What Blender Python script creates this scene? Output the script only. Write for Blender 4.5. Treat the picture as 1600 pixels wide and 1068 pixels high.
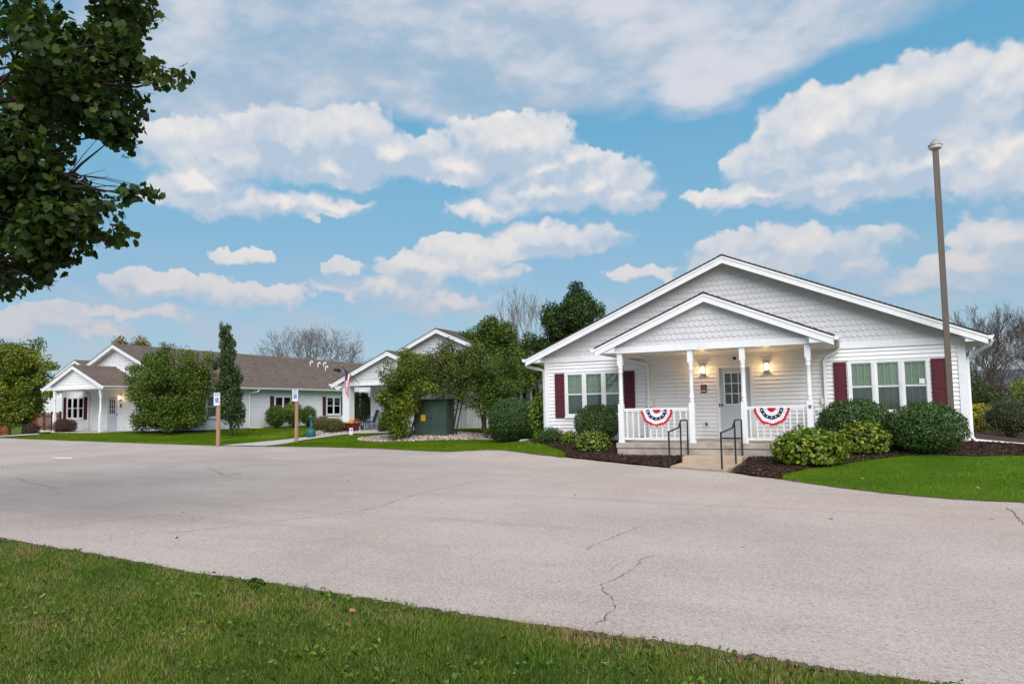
import bpy, bmesh, math, random
import numpy as np
from mathutils import Vector, Matrix
from mathutils.geometry import delaunay_2d_cdt

# ------------------------------------------------------------------ camera
scn = bpy.context.scene
for o in list(bpy.data.objects): bpy.data.objects.remove(o)
R = math.radians
def cam_setup():
    yaw, pitch, roll = R(-25.78625), R(3.81705), R(-1.04532)
    cy, sy, cp, sp, cr, sr = math.cos(yaw), math.sin(yaw), math.cos(pitch), math.sin(pitch), math.cos(roll), math.sin(roll)
    Rz = Matrix(((cy, -sy, 0), (sy, cy, 0), (0, 0, 1)))
    A = Matrix(((1, 0, 0), (0, 0, -1), (0, 1, 0)))
    Rx = Matrix(((1, 0, 0), (0, cp, sp), (0, -sp, cp)))
    Rr = Matrix(((cr, -sr, 0), (sr, cr, 0), (0, 0, 1)))
    M = Rr @ Rx @ A @ Rz                       # rows: right, down, forward
    W = Matrix((M[0], -M[1], -M[2])).transposed()
    cd = bpy.data.cameras.new('camera')
    cd.sensor_width = 36; cd.lens = 36 * 1078.92 / 1600
    cd.shift_y = 31.38 / 1600
    cd.clip_start = .05; cd.clip_end = 3000
    co = bpy.data.objects.new('camera', cd); scn.collection.objects.link(co)
    co.matrix_world = Matrix.Translation((0, 0, 1.0)) @ W.to_4x4()
    scn.camera = co
cam_setup()

scn.view_settings.view_transform = 'Standard'
scn.view_settings.look = 'None'
scn.view_settings.exposure = 0.50
scn.view_settings.gamma = 1.0
scn.view_settings.use_curve_mapping = False

SUN_EL, SUN_AZ = 40.0, 147.0      # degrees; azimuth clockwise from +Y: behind the camera, a little to the right
SKY_K = 0.10
sd = bpy.data.lights.new('sun', 'SUN'); sd.energy = 3.3; sd.angle = R(60); sd.color = (1.0, .94, .885)
so = bpy.data.objects.new('sun', sd); scn.collection.objects.link(so)
sv = Vector((math.sin(R(SUN_AZ)) * math.cos(R(SUN_EL)), math.cos(R(SUN_AZ)) * math.cos(R(SUN_EL)), math.sin(R(SUN_EL))))
so.rotation_euler = sv.to_track_quat('Z', 'Y').to_euler(); so.location = sv * 60

# ------------------------------------------------------------------ sky: nishita + procedural cumulus laid out by azimuth and elevation
CLOUDS = [(-49.5,19.4,3.9,1.8,1.00),(-50.9,16.9,2.7,1.1,0.90),(-43.9,20.7,3.4,1.9,1.00),(-39.3,21.5,3.6,1.8,1.00),(-40.4,19.3,4.6,1.2,0.95),(-35.2,20.3,3.7,1.5,1.00),(-30.9,19.5,4.3,1.2,1.00),(-26.0,21.3,4.6,1.7,1.00),(-23.3,19.5,3.2,1.1,0.90),(-49.5,15.8,4.5,0.9,0.85),(-43.8,16.3,5.4,0.9,0.80),(-20.5,19.9,2.2,1.1,1.00),(-18.5,18.1,4.0,1.7,1.00),(-15.9,16.5,2.4,1.0,0.90),(-22.3,17.5,4.8,1.4,0.95),(-26.6,16.4,3.8,0.9,0.80),(-22.4,13.7,5.6,1.1,0.95),(6.2,20.1,4.7,2.5,1.10),(9.7,20.1,1.8,1.8,1.10),(-0.1,19.9,4.2,2.2,1.10),(-3.8,18.2,3.5,1.8,1.00),(-5.8,16.1,4.3,1.0,0.95),(0.6,16.4,4.8,1.4,1.00),(6.0,16.3,4.7,1.5,1.00),(10.1,15.9,2.5,2.1,1.00),(-3.2,11.7,5.5,1.5,1.00),(-7.5,10.6,3.4,1.2,0.80),(0.7,9.9,2.6,1.0,0.80),(10.4,11.1,2.5,1.3,1.00),(8.3,9.4,4.0,1.1,0.80),(5.6,8.4,4.3,0.9,0.70),(-29.4,13.0,3.2,1.1,0.80),(-33.1,11.6,4.2,1.1,0.80),(-36.3,9.9,4.7,1.0,0.70),(-39.9,11.3,1.3,0.6,0.80),(-27.8,11.3,3.2,1.0,0.70),(-52.9,9.6,3.0,0.9,0.85),(-49.4,9.4,3.6,1.0,0.80),(-55.4,9.4,1.4,0.7,0.80),(-44.8,9.1,2.9,0.8,0.80),(-47.2,12.1,2.3,0.7,0.60),(-60.0,6.6,2.0,1.0,0.95),(-61.8,6.0,1.8,0.8,0.90),(-56.6,6.1,2.4,0.6,0.80),(-54.2,7.4,3.7,0.6,0.60),(-31.6,8.7,4.8,0.9,0.70),(-15.1,10.6,3.1,0.7,0.50)]
VEILS = [(-45.4,27.8,12,4.5,1.0),(-19.8,28.7,14,3.6,1.0),(0.3,27.6,7,1.8,.9),(-52,23.8,9,3.2,1),(-46,23.6,10,1.6,.9),(-32,25.0,15,1.7,.95),(-9.4,25.0,8,1.6,.9),(-4,26.5,9,2.2,.95),(-33,29.5,16,4,1.0),(-24,24.8,9,1.0,.7),(-90,30,18,7,1),(40,24,16,6,1),(80,34,20,8,1),(120,22,18,6,1),(165,30,20,8,1),(-130,25,20,7,1),(-165,38,18,8,1)]

class NT:
    def __init__(s, tree): s.t = tree; s.n = tree.nodes; s.l = tree.links
    def node(s, typ, **k):
        n = s.n.new(typ)
        for a, b in k.items(): setattr(n, a, b)
        return n
    def put(s, sock, v):
        if hasattr(v, 'node'): s.l.new(v, sock)
        else: sock.default_value = v
    def math(s, op, a, b=0.0, c=None, clamp=False):
        n = s.node('ShaderNodeMath', operation=op, use_clamp=clamp)
        s.put(n.inputs[0], a)
        if op not in ('ARCSINE', 'ABSOLUTE', 'SQRT', 'SINE'): s.put(n.inputs[1], b)
        if c is not None: s.put(n.inputs[2], c)
        return n.outputs[0]
    def vmath(s, op, a, b=None, c=None):
        n = s.node('ShaderNodeVectorMath', operation=op)
        s.put(n.inputs[0], a)
        if b is not None: s.put(n.inputs[1], b)
        if c is not None: s.put(n.inputs[2], c)
        return n.outputs['Value'] if op in ('LENGTH', 'DOT_PRODUCT') else n.outputs[0]
    def noise(s, vec, scale, detail=4, rough=.55, dist=0.0, color=False):
        n = s.node('ShaderNodeTexNoise'); s.put(n.inputs['Vector'], vec)
        n.inputs['Scale'].default_value = scale; n.inputs['Detail'].default_value = detail
        n.inputs['Roughness'].default_value = rough; n.inputs['Distortion'].default_value = dist
        return n.outputs['Color'] if color else n.outputs['Fac']
    def map(s, v, a, b, c=0.0, d=1.0, smooth=True):
        n = s.node('ShaderNodeMapRange', interpolation_type='SMOOTHSTEP' if smooth else 'LINEAR')
        s.put(n.inputs['Value'], v)
        for k, x in zip(('From Min', 'From Max', 'To Min', 'To Max'), (a, b, c, d)): s.put(n.inputs[k], x)
        return n.outputs[0]
    def mix(s, f, a, b, typ='MIX'):
        n = s.node('ShaderNodeMix', data_type='RGBA', blend_type=typ)
        s.put(n.inputs[0], f); s.put(n.inputs[6], a); s.put(n.inputs[7], b)
        return n.outputs[2]
    def ramp(s, f, stops):
        n = s.node('ShaderNodeValToRGB'); s.put(n.inputs[0], f)
        cr = n.color_ramp
        while len(cr.elements) > 1: cr.elements.remove(cr.elements[-1])
        cr.elements[0].position = stops[0][0]; cr.elements[0].color = (*stops[0][1], 1)
        for p, c in stops[1:]:
            e = cr.elements.new(p); e.color = (*c, 1)
        return n.outputs[0]

def build_world():
    w = bpy.data.worlds.new('World'); scn.world = w; w.use_nodes = True
    t = NT(w.node_tree); t.n.clear()
    out = t.node('ShaderNodeOutputWorld'); bg = t.node('ShaderNodeBackground')
    t.l.new(bg.outputs[0], out.inputs[0])
    sky = t.node('ShaderNodeTexSky', sky_type='NISHITA', sun_disc=False, sun_elevation=R(SUN_EL), sun_rotation=R(SUN_AZ))
    sky.air_density = 1.0; sky.dust_density = 0.6; sky.ozone_density = 1.6
    d = t.node('ShaderNodeTexCoord').outputs['Generated']
    sep = t.node('ShaderNodeSeparateXYZ'); t.l.new(d, sep.inputs[0])
    deg = 57.29578
    az = t.math('MULTIPLY', t.math('ARCTAN2', sep.outputs[0], sep.outputs[1]), deg)
    el = t.math('MULTIPLY', t.math('ARCSINE', sep.outputs[2]), deg)
    cb = t.node('ShaderNodeCombineXYZ'); t.put(cb.inputs[0], az); t.put(cb.inputs[1], el)
    P = cb.outputs[0]
    # cauliflower warp
    w1 = t.noise(d, 16.0, 3, .55, color=True)
    w2 = t.noise(d, 50.0, 3, .5, color=True)
    wv = t.vmath('MULTIPLY', t.vmath('SUBTRACT', w1, (.5, .5, .5)), (4.4, 2.6, 0))
    wv2 = t.vmath('MULTIPLY', t.vmath('SUBTRACT', w2, (.5, .5, .5)), (2.0, 1.6, 0))
    Pw = t.vmath('ADD', t.vmath('ADD', P, wv), wv2)
    def field(p, blobs, grow=1.52):
        cur = None
        for (a, e, ra, re, wt) in blobs:
            q = t.vmath('MULTIPLY_ADD', p, (1 / (ra * grow), 1 / (re * grow), 0), (-a / (ra * grow), -e / (re * grow), 0))
            l = t.vmath('LENGTH', q)
            if wt != 1: l = t.math('ADD', l, (1 - wt) * .6)
            cur = l if cur is None else t.math('SMOOTH_MIN', cur, l, .25)
        return cur
    f0 = field(Pw, CLOUDS)
    f1 = field(t.vmath('ADD', Pw, (-.5, 1.0, 0)), CLOUDS)
    lit = t.map(t.math('SUBTRACT', f1, f0), -.25, .70)
    bil = t.noise(d, 26.0, 4, .52)
    d2 = t.vmath('ADD', d, (0, 0, .012))
    bil2 = t.noise(d2, 26.0, 4, .52)
    b3 = t.noise(d, 11.0, 3, .5); b4 = t.noise(t.vmath('ADD', d, (-.008, 0, .026)), 11.0, 3, .5)
    puff = t.math('ADD', t.math('MULTIPLY', t.math('SUBTRACT', bil, bil2), 1.1), t.math('MULTIPLY', t.math('SUBTRACT', b3, b4), 2.6))
    lit = t.math('ADD', lit, puff, clamp=True)
    soft = t.math('SUBTRACT', 1.0, t.map(lit, .0, .6, .40, .13))
    dens = t.map(f0, 1.0, soft)
    # cloud colours divided by the sky strength so that they come out as written
    k = 1 / SKY_K / 1.414
    shade = t.mix(t.map(el, 3, 16), (.44 * k, .53 * k, .65 * k, 1), (.47 * k, .575 * k, .71 * k, 1))
    bright = t.mix(t.map(el, 4, 18), (.60 * k, .60 * k, .64 * k, 1), (.87 * k, .83 * k, .80 * k, 1))
    ccol = t.mix(lit, shade, bright)
    # veil of flat stratus higher up, and thin stuff low down
    P3 = t.vmath('MULTIPLY', d, (1, 1, 2.0))
    v1 = t.noise(P3, 4.5, 5, .55, .2)
    v2 = t.noise(P3, 13.0, 5, .58)
    vw = t.vmath('MULTIPLY', t.vmath('SUBTRACT', t.noise(P3, 7.0, 3, .5, color=True), (.5, .5, .5)), (14, 6, 0))
    fv = field(t.vmath('ADD', P, vw), VEILS, 1.3)
    veil = t.math('MULTIPLY', t.map(fv, 1.2, .55), t.map(v1, .25, .55, .55, 1.0))
    vlit = t.map(t.math('ADD', t.math('MULTIPLY', v1, .5), t.math('MULTIPLY', v2, .5)), .40, .60)
    vcol = t.mix(vlit, (.44 * k, .54 * k, .66 * k, 1), (.70 * k, .71 * k, .77 * k, 1))
    low = t.math('MULTIPLY', t.map(v2, .40, .66), t.map(el, 14, 5))
    low = t.math('MULTIPLY', low, .75)
    hz = t.map(el, 17, -1)
    e01 = t.map(el, -5, 90, smooth=False)
    grad = t.ramp(e01, [(0, (.33, .46, .58)), (.13, (.27, .46, .61)), (.24, (.185, .46, .655)), (.34, (.11, .41, .665)), (1, (.06, .25, .55))])
    base = t.mix(.22, t.mix(1.0, grad, (k, k, k, 1), 'MULTIPLY'), sky.outputs[0])
    # the same broken stratus goes on overhead and behind
    up = t.math('MULTIPLY', t.map(t.noise(P3, 2.6, 6, .58, .3), .40, .56), t.map(el, 29, 38))
    c = t.mix(t.math('MULTIPLY', low, .8), base, (.50 * k, .54 * k, .62 * k, 1))
    c = t.mix(t.math('MULTIPLY', t.math('MAXIMUM', veil, up), .93), c, vcol)
    c = t.mix(t.math('MULTIPLY', dens, .96), c, ccol)
    t.l.new(c, bg.inputs[0]); bg.inputs[1].default_value = SKY_K
    w.cycles.sampling_method = 'MANUAL'; w.cycles.sample_map_resolution = 512
build_world()

# ------------------------------------------------------------------ object helpers
def tag(o, label=None, cat=None, group=None, kind=None):
    if label: o['label'] = label
    if cat: o['category'] = cat
    if group: o['group'] = group
    if kind: o['kind'] = kind
    return o
def link(name, data, parent=None, loc=None, rz=None):
    o = bpy.data.objects.new(name, data); scn.collection.objects.link(o)
    if parent is not None: o.parent = parent
    if loc is not None: o.location = loc
    if rz: o.rotation_euler = (0, 0, rz)
    return o
def empty(name, loc, rz=0, **k):
    o = link(name, None, None, loc, rz); o.empty_display_size = .2
    return tag(o, **k)

class MB:
    """collects verts and faces, builds one mesh"""
    def __init__(s): s.v = []; s.f = []; s.m = []
    def add(s, vs, fs, mi=0):
        b = len(s.v); s.v += [tuple(v) for v in vs]; s.f += [tuple(b + i for i in f) for f in fs]; s.m += [mi] * len(fs); return s
    def box(s, x0, x1, y0, y1, z0, z1, mi=0):
        return s.add([(x0,y0,z0),(x1,y0,z0),(x1,y1,z0),(x0,y1,z0),(x0,y0,z1),(x1,y0,z1),(x1,y1,z1),(x0,y1,z1)],
                     [(3,2,1,0),(4,5,6,7),(0,1,5,4),(1,2,6,5),(2,3,7,6),(3,0,4,7)], mi)
    def prism_y(s, poly, y0, y1, mi=0):      # poly of (x,z) counter-clockwise seen from -y
        n = len(poly)
        vs = [(x, y0, z) for x, z in poly] + [(x, y1, z) for x, z in poly]
        fs = [tuple(range(n)), tuple(range(2*n-1, n-1, -1))] + [(i, n + i, n + (i+1) % n, (i+1) % n) for i in range(n)]
        return s.add(vs, fs, mi)
    def prism_x(s, poly, x0, x1, mi=0):      # poly of (y,z)
        n = len(poly)
        vs = [(x0, y, z) for y, z in poly] + [(x1, y, z) for y, z in poly]
        fs = [tuple(range(n)), tuple(range(2*n-1, n-1, -1))] + [(i, n + i, n + (i+1) % n, (i+1) % n) for i in range(n)]
        return s.add(vs, fs, mi)
    def tube(s, pts, rad, n=6, mi=0, cap=True):
        pts = [Vector(p) for p in pts]
        if not hasattr(rad, '__len__'): rad = [rad] * len(pts)
        b = len(s.v); up = None
        for i, p in enumerate(pts):
            t = (pts[min(i+1, len(pts)-1)] - pts[max(i-1, 0)]).normalized()
            if up is None: up = Vector((0, 0, 1)) if abs(t.z) < .9 else Vector((1, 0, 0))
            a = t.cross(up).normalized(); c = a.cross(t).normalized(); up = c
            off = math.pi / 4 if n == 4 else 0
            for k in range(n):
                an = 2 * math.pi * k / n + off
                s.v.append(tuple(p + (a * math.cos(an) + c * math.sin(an)) * rad[i]))
        for i in range(len(pts) - 1):
            for k in range(n):
                s.f.append((b+i*n+k, b+i*n+(k+1) % n, b+(i+1)*n+(k+1) % n, b+(i+1)*n+k)); s.m.append(mi)
        if cap:
            s.f.append(tuple(b + k for k in range(n-1, -1, -1))); s.m.append(mi)
            s.f.append(tuple(b + (len(pts)-1)*n + k for k in range(n))); s.m.append(mi)
        return s
    def lathe(s, prof, n=14, c=(0, 0), mi=0):      # prof of (r, z)
        b = len(s.v)
        for r, z in prof:
            for k in range(n):
                a = 2 * math.pi * k / n; s.v.append((c[0] + r*math.cos(a), c[1] + r*math.sin(a), z))
        for i in range(len(prof) - 1):
            for k in range(n):
                s.f.append((b+i*n+k, b+i*n+(k+1) % n, b+(i+1)*n+(k+1) % n, b+(i+1)*n+k)); s.m.append(mi)
        s.f.append(tuple(b + k for k in range(n-1, -1, -1))); s.m.append(mi)
        s.f.append(tuple(b + (len(prof)-1)*n + k for k in range(n))); s.m.append(mi)
        return s
    def mesh(s, name, mats, smooth=False):
        me = bpy.data.meshes.new(name); me.from_pydata(s.v, [], s.f)
        for m in (mats if isinstance(mats, (list, tuple)) else [mats]): me.materials.append(m)
        if any(s.m): me.polygons.foreach_set('material_index', s.m)
        if smooth: me.polygons.foreach_set('use_smooth', [True] * len(s.f))
        me.update(); return me
    def build(s, name, mats, parent=None, loc=None, rz=None, smooth=False, bevel=0):
        o = link(name, s.mesh(name, mats, smooth), parent, loc, rz)
        if bevel:
            b = o.modifiers.new('bevel', 'BEVEL'); b.width = bevel; b.segments = 2; b.limit_method = 'ANGLE'
        return o
def np_mesh(name, V, F, mat, attr=None, smooth=False, col=None):
    """V (n,3), F (m,k) equal-size faces; attr = per-face float 'tint'"""
    me = bpy.data.meshes.new(name); n, (m, k) = len(V), F.shape
    me.vertices.add(n); me.vertices.foreach_set('co', np.ascontiguousarray(V, dtype=np.float32).ravel())
    me.loops.add(m * k); me.loops.foreach_set('vertex_index', np.ascontiguousarray(F, dtype=np.int32).ravel())
    me.polygons.add(m); me.polygons.foreach_set('loop_start', np.arange(0, m * k, k, dtype=np.int32))
    me.polygons.foreach_set('loop_total', np.full(m, k, dtype=np.int32))
    if smooth: me.polygons.foreach_set('use_smooth', np.ones(m, dtype=bool))
    me.update(calc_edges=True)
    if attr is not None:
        a = me.attributes.new('tint', 'FLOAT', 'FACE'); a.data.foreach_set('value', np.ascontiguousarray(attr, dtype=np.float32))
    me.materials.append(mat); return me

# ------------------------------------------------------------------ materials
MATS = {}
def pmat(name, col, rough=.6, var=.06, vscale=6.0, bump=0.0, bscale=60.0, spec=.4, metal=0.0, col2=None, f2=(.45, .62), s2=2.0, stretch=None):
    if name in MATS: return MATS[name]
    m = bpy.data.materials.new(name); m.use_nodes = True; t = NT(m.node_tree); t.n.clear()
    out = t.node('ShaderNodeOutputMaterial'); b = t.node('ShaderNodeBsdfPrincipled'); t.l.new(b.outputs[0], out.inputs[0])
    pos = t.node('ShaderNodeNewGeometry').outputs['Position']
    if stretch: pos = t.vmath('MULTIPLY', pos, stretch)
    n = t.noise(pos, vscale, 5, .6)
    c = t.mix(t.map(n, .3, .7), (*[x * (1 - var) for x in col], 1), (*[min(1, x * (1 + var)) for x in col], 1))
    if col2:
        c = t.mix(t.map(t.noise(pos, s2, 5, .6), f2[0], f2[1]), c, (*col2, 1))
    t.l.new(c, b.inputs['Base Color']); b.inputs['Roughness'].default_value = rough
    b.inputs['Specular IOR Level'].default_value = spec; b.inputs['Metallic'].default_value = metal
    if bump:
        bn = t.node('ShaderNodeBump'); bn.inputs['Strength'].default_value = min(1, bump); bn.inputs['Distance'].default_value = .01
        t.l.new(t.noise(pos, bscale, 4, .6), bn.inputs['Height']); t.l.new(bn.outputs[0], b.inputs['Normal'])
    MATS[name] = m; return m
def leafmat(name, stops, rough=.5, trans=.3, spec=.35, patch=None):
    """leaf colour from a per-leaf random value"""
    m = bpy.data.materials.new(name); m.use_nodes = True; t = NT(m.node_tree); t.n.clear()
    out = t.node('ShaderNodeOutputMaterial'); b = t.node('ShaderNodeBsdfPrincipled')
    a = t.node('ShaderNodeAttribute', attribute_name='tint').outputs['Fac']
    if patch:
        pos = t.node('ShaderNodeNewGeometry').outputs['Position']
        a = t.math('ADD', a, t.math('MULTIPLY', t.math('SUBTRACT', t.noise(pos, patch[0], 3, .6), .5), patch[1]), clamp=True)
    c = t.ramp(a, stops)
    t.l.new(c, b.inputs['Base Color']); b.inputs['Roughness'].default_value = rough
    b.inputs['Specular IOR Level'].default_value = spec
    tr = t.node('ShaderNodeBsdfTranslucent'); t.l.new(t.mix(.5, c, (.10, .16, .01, 1)), tr.inputs[0])
    mx = t.node('ShaderNodeMixShader'); mx.inputs[0].default_value = trans
    t.l.new(b.outputs[0], mx.inputs[1]); t.l.new(tr.outputs[0], mx.inputs[2]); t.l.new(mx.outputs[0], out.inputs[0])
    return m
def glassmat(name, tint, alpha):
    m = bpy.data.materials.new(name); m.use_nodes = True; t = NT(m.node_tree); t.n.clear()
    out = t.node('ShaderNodeOutputMaterial')
    tp = t.node('ShaderNodeBsdfTransparent'); tp.inputs[0].default_value = (*tint, 1)
    gl = t.node('ShaderNodeBsdfGlossy'); gl.inputs['Roughness'].default_value = .02
    fr = t.node('ShaderNodeFresnel'); fr.inputs[0].default_value = 1.5
    f = t.math('ADD', t.math('MULTIPLY', fr.outputs[0], 1.3), alpha, clamp=True)
    mx = t.node('ShaderNodeMixShader'); t.l.new(f, mx.inputs[0]); t.l.new(tp.outputs[0], mx.inputs[1]); t.l.new(gl.outputs[0], mx.inputs[2])
    t.l.new(mx.outputs[0], out.inputs[0]); return m
WHITE = pmat('white_vinyl_siding', (.73, .735, .76), .45, .03, 1.2, col2=(.66, .66, .67), f2=(.5, .8), s2=.8)
TRIM = pmat('white_trim_paint', (.72, .73, .76), .4, .03, 3, col2=(.61, .61, .61), f2=(.55, .8), s2=2.5)
SCAL = pmat('white_scallop_vinyl', (.555, .56, .59), .5, .04, 2)
SOFF = pmat('soffit_vinyl', (.72, .70, .67), .5, .05, 3)
BURG = pmat('burgundy_shutter_paint', (.085, .008, .018), .42, .1, 4)
ROOF = None
DOORC = pmat('pale_blue_grey_door_paint', (.42, .46, .52), .4, .03, 3)
CONC = pmat('weathered_concrete', (.36, .32, .28), .85, .14, 3, .5, 45, .2, col2=(.22, .17, .13), f2=(.50, .75), s2=2.2)
CONCO = pmat('ochre_stained_concrete', (.42, .33, .25), .85, .12, 3, .4, 60, .2, col2=(.36, .17, .08), f2=(.56, .78), s2=3)
WALKM = pmat('sidewalk_concrete', (.44, .42, .39), .85, .1, 3, .3, 60, .2)
BLACK = pmat('black_rail_paint', (.012, .012, .013), .45, .1, 8, col2=(.12, .035, .01), f2=(.64, .75), s2=7)
GUNM = pmat('dark_fitting_metal', (.03, .028, .026), .4, .1, 8, metal=.4)
GLASS = glassmat('window_glass', (.93, .96, .94), .02)
GLASSD = glassmat('dark_window_glass', (.55, .58, .58), .04)
SCREEN = glassmat('screened_window_glass', (.74, .76, .78), .01)
CURT = pmat('pale_green_curtain', (.50, .60, .46), .9, .12, 30, stretch=(1, 1, .03))
CURTW = pmat('cream_curtain', (.55, .53, .46), .9, .15, 30, stretch=(1, 1, .03))
ROOM = pmat('unlit_room_black', (.02, .02, .02), .9)  # near-black: the darkness of unlit rooms is put into the colour
MUNT = pmat('white_muntin', (.62, .66, .64), .4, .02)
BARK = pmat('grey_brown_bark', (.085, .066, .052), .9, .3, 12, .8, 40, .2)
BARKD = pmat('dark_bark', (.035, .027, .021), .9, .3, 12, .8, 40, .2)
BARKG = pmat('pale_grey_dead_bark', (.20, .18, .165), .9, .2, 12)

def splash(m, z0, z1, col, amt):
    t = NT(m.node_tree); b = [n for n in t.n if n.type == 'BSDF_PRINCIPLED'][0]; src = b.inputs['Base Color'].links[0].from_socket
    pos = t.node('ShaderNodeNewGeometry').outputs['Position']; sp = t.node('ShaderNodeSeparateXYZ'); t.put(sp.inputs[0], pos)
    n = t.noise(t.vmath('MULTIPLY', pos, (2.2, 2.2, .5)), 2.0, 5, .65)
    f = t.math('MULTIPLY', t.map(t.math('ADD', sp.outputs[2], t.math('MULTIPLY', n, -.5)), z1 - .25, z0 - .25), t.map(n, .35, .7))
    n2 = t.noise(t.vmath('MULTIPLY', pos, (5, 5, .35)), 1.5, 4, .6)
    f = t.math('ADD', t.math('MULTIPLY', f, amt), t.map(n2, .58, .8, 0, .16), clamp=True)
    t.l.new(t.mix(f, src, (*col, 1)), b.inputs['Base Color'])
splash(WHITE, -.1, .55, (.42, .38, .30), .5); splash(TRIM, -.1, .45, (.45, .40, .33), .45); splash(SCAL, -2, -1, (.5, .48, .44), 0)
def roofmat():
    m = bpy.data.materials.new('brown_asphalt_shingles'); m.use_nodes = True; t = NT(m.node_tree); t.n.clear()
    out = t.node('ShaderNodeOutputMaterial'); b = t.node('ShaderNodeBsdfPrincipled'); t.l.new(b.outputs[0], out.inputs[0])
    uv = t.node('ShaderNodeUVMap', uv_map='shingle').outputs[0]
    br = t.node('ShaderNodeTexBrick'); t.put(br.inputs['Vector'], uv)
    br.offset = .37; br.inputs['Color1'].default_value = (.135, .098, .080, 1); br.inputs['Color2'].default_value = (.25, .195, .165, 1)
    br.inputs['Mortar'].default_value = (.075, .055, .045, 1); br.inputs['Scale'].default_value = 1
    br.inputs['Mortar Size'].default_value = .012; br.inputs['Brick Width'].default_value = .33; br.inputs['Row Height'].default_value = .145
    br.inputs['Bias'].default_value = -.1
    pos = t.node('ShaderNodeNewGeometry').outputs['Position']
    n = t.noise(pos, .7, 5, .65); n2 = t.noise(pos, 90, 2, .7)
    c = t.mix(t.map(n, .35, .65, 0, .35), br.outputs[0], (.19, .15, .125, 1))
    c = t.mix(t.map(n2, .3, .7, 0, .4), c, (.10, .085, .08, 1))
    t.l.new(c, b.inputs['Base Color']); b.inputs['Roughness'].default_value = .95; b.inputs['Specular IOR Level'].default_value = .15
    bn = t.node('ShaderNodeBump'); bn.inputs['Strength'].default_value = .6; bn.inputs['Distance'].default_value = .01
    t.l.new(n2, bn.inputs['Height']); t.l.new(bn.outputs[0], b.inputs['Normal'])
    return m
ROOF = roofmat()

# ------------------------------------------------------------------ terrain
def sm(t): t = np.clip(t, 0, 1); return t * t * (3 - 2 * t)
RECT = [(-8.9,2.75,20.9,40,4.2,-.1),(-45.3,-34.4,27.4,50,4.5,.0),(-26,-17,28.3,50,4.0,-.03),(-43,-36.5,25.0,28,3,.0)]
def H(x, y):
    h = -.5 + .3 * sm((-x - 8) / 32)
    for x0, x1, y0, y1, r, t in RECT:
        d = np.hypot(np.maximum(np.maximum(x0 - x, x - x1), 0), np.maximum(np.maximum(y0 - y, y - y1), 0))
        h = h + (t - h) * sm(1 - d / r)
    return h
def in_poly(x, y, poly):
    c = np.zeros(len(x), bool); n = len(poly)
    for i in range(n):
        x0, y0 = poly[i]; x1, y1 = poly[(i + 1) % n]
        k = ((y0 > y) != (y1 > y)) & (x < (x1 - x0) * (y - y0) / ((y1 - y0) + 1e-12) + x0); c ^= k
    return c
def sheet(name, poly, step, off, mat, bumpz=0.0, seed=1, **tags):
    pts = [Vector(p) for p in poly]; n = len(pts); px = np.array([p[0] for p in poly]); py = np.array([p[1] for p in poly])
    gx, gy = np.meshgrid(np.arange(px.min(), px.max(), step) + step * .37, np.arange(py.min(), py.max(), step) + step * .41); gx, gy = gx.ravel(), gy.ravel()
    k = in_poly(gx, gy, poly); pts += [Vector((a, b)) for a, b in zip(gx[k], gy[k])]
    vo, _, fo, *_ = delaunay_2d_cdt(pts, [(i, (i + 1) % n) for i in range(n)], [], 1, 1e-5)
    V = []
    for v in vo:
        z = float(H(v.x, v.y)) + off
        if bumpz: z += bumpz * (math.sin(v.x * 5.1 + seed) * math.sin(v.y * 4.3 + 1.7 * seed) + .6 * math.sin(v.x * 13.1) * math.sin(v.y * 11.7))
        V.append((v.x, v.y, z))
    me = bpy.data.meshes.new(name); me.from_pydata(V, [], [tuple(f) for f in fo]); me.update(); me.materials.append(mat)
    if len(me.polygons) and me.polygons[0].normal.z < 0: me.flip_normals()
    me.polygons.foreach_set('use_smooth', [True] * len(me.polygons))
    o = link(name, me); tag(o, **tags); return o

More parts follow.
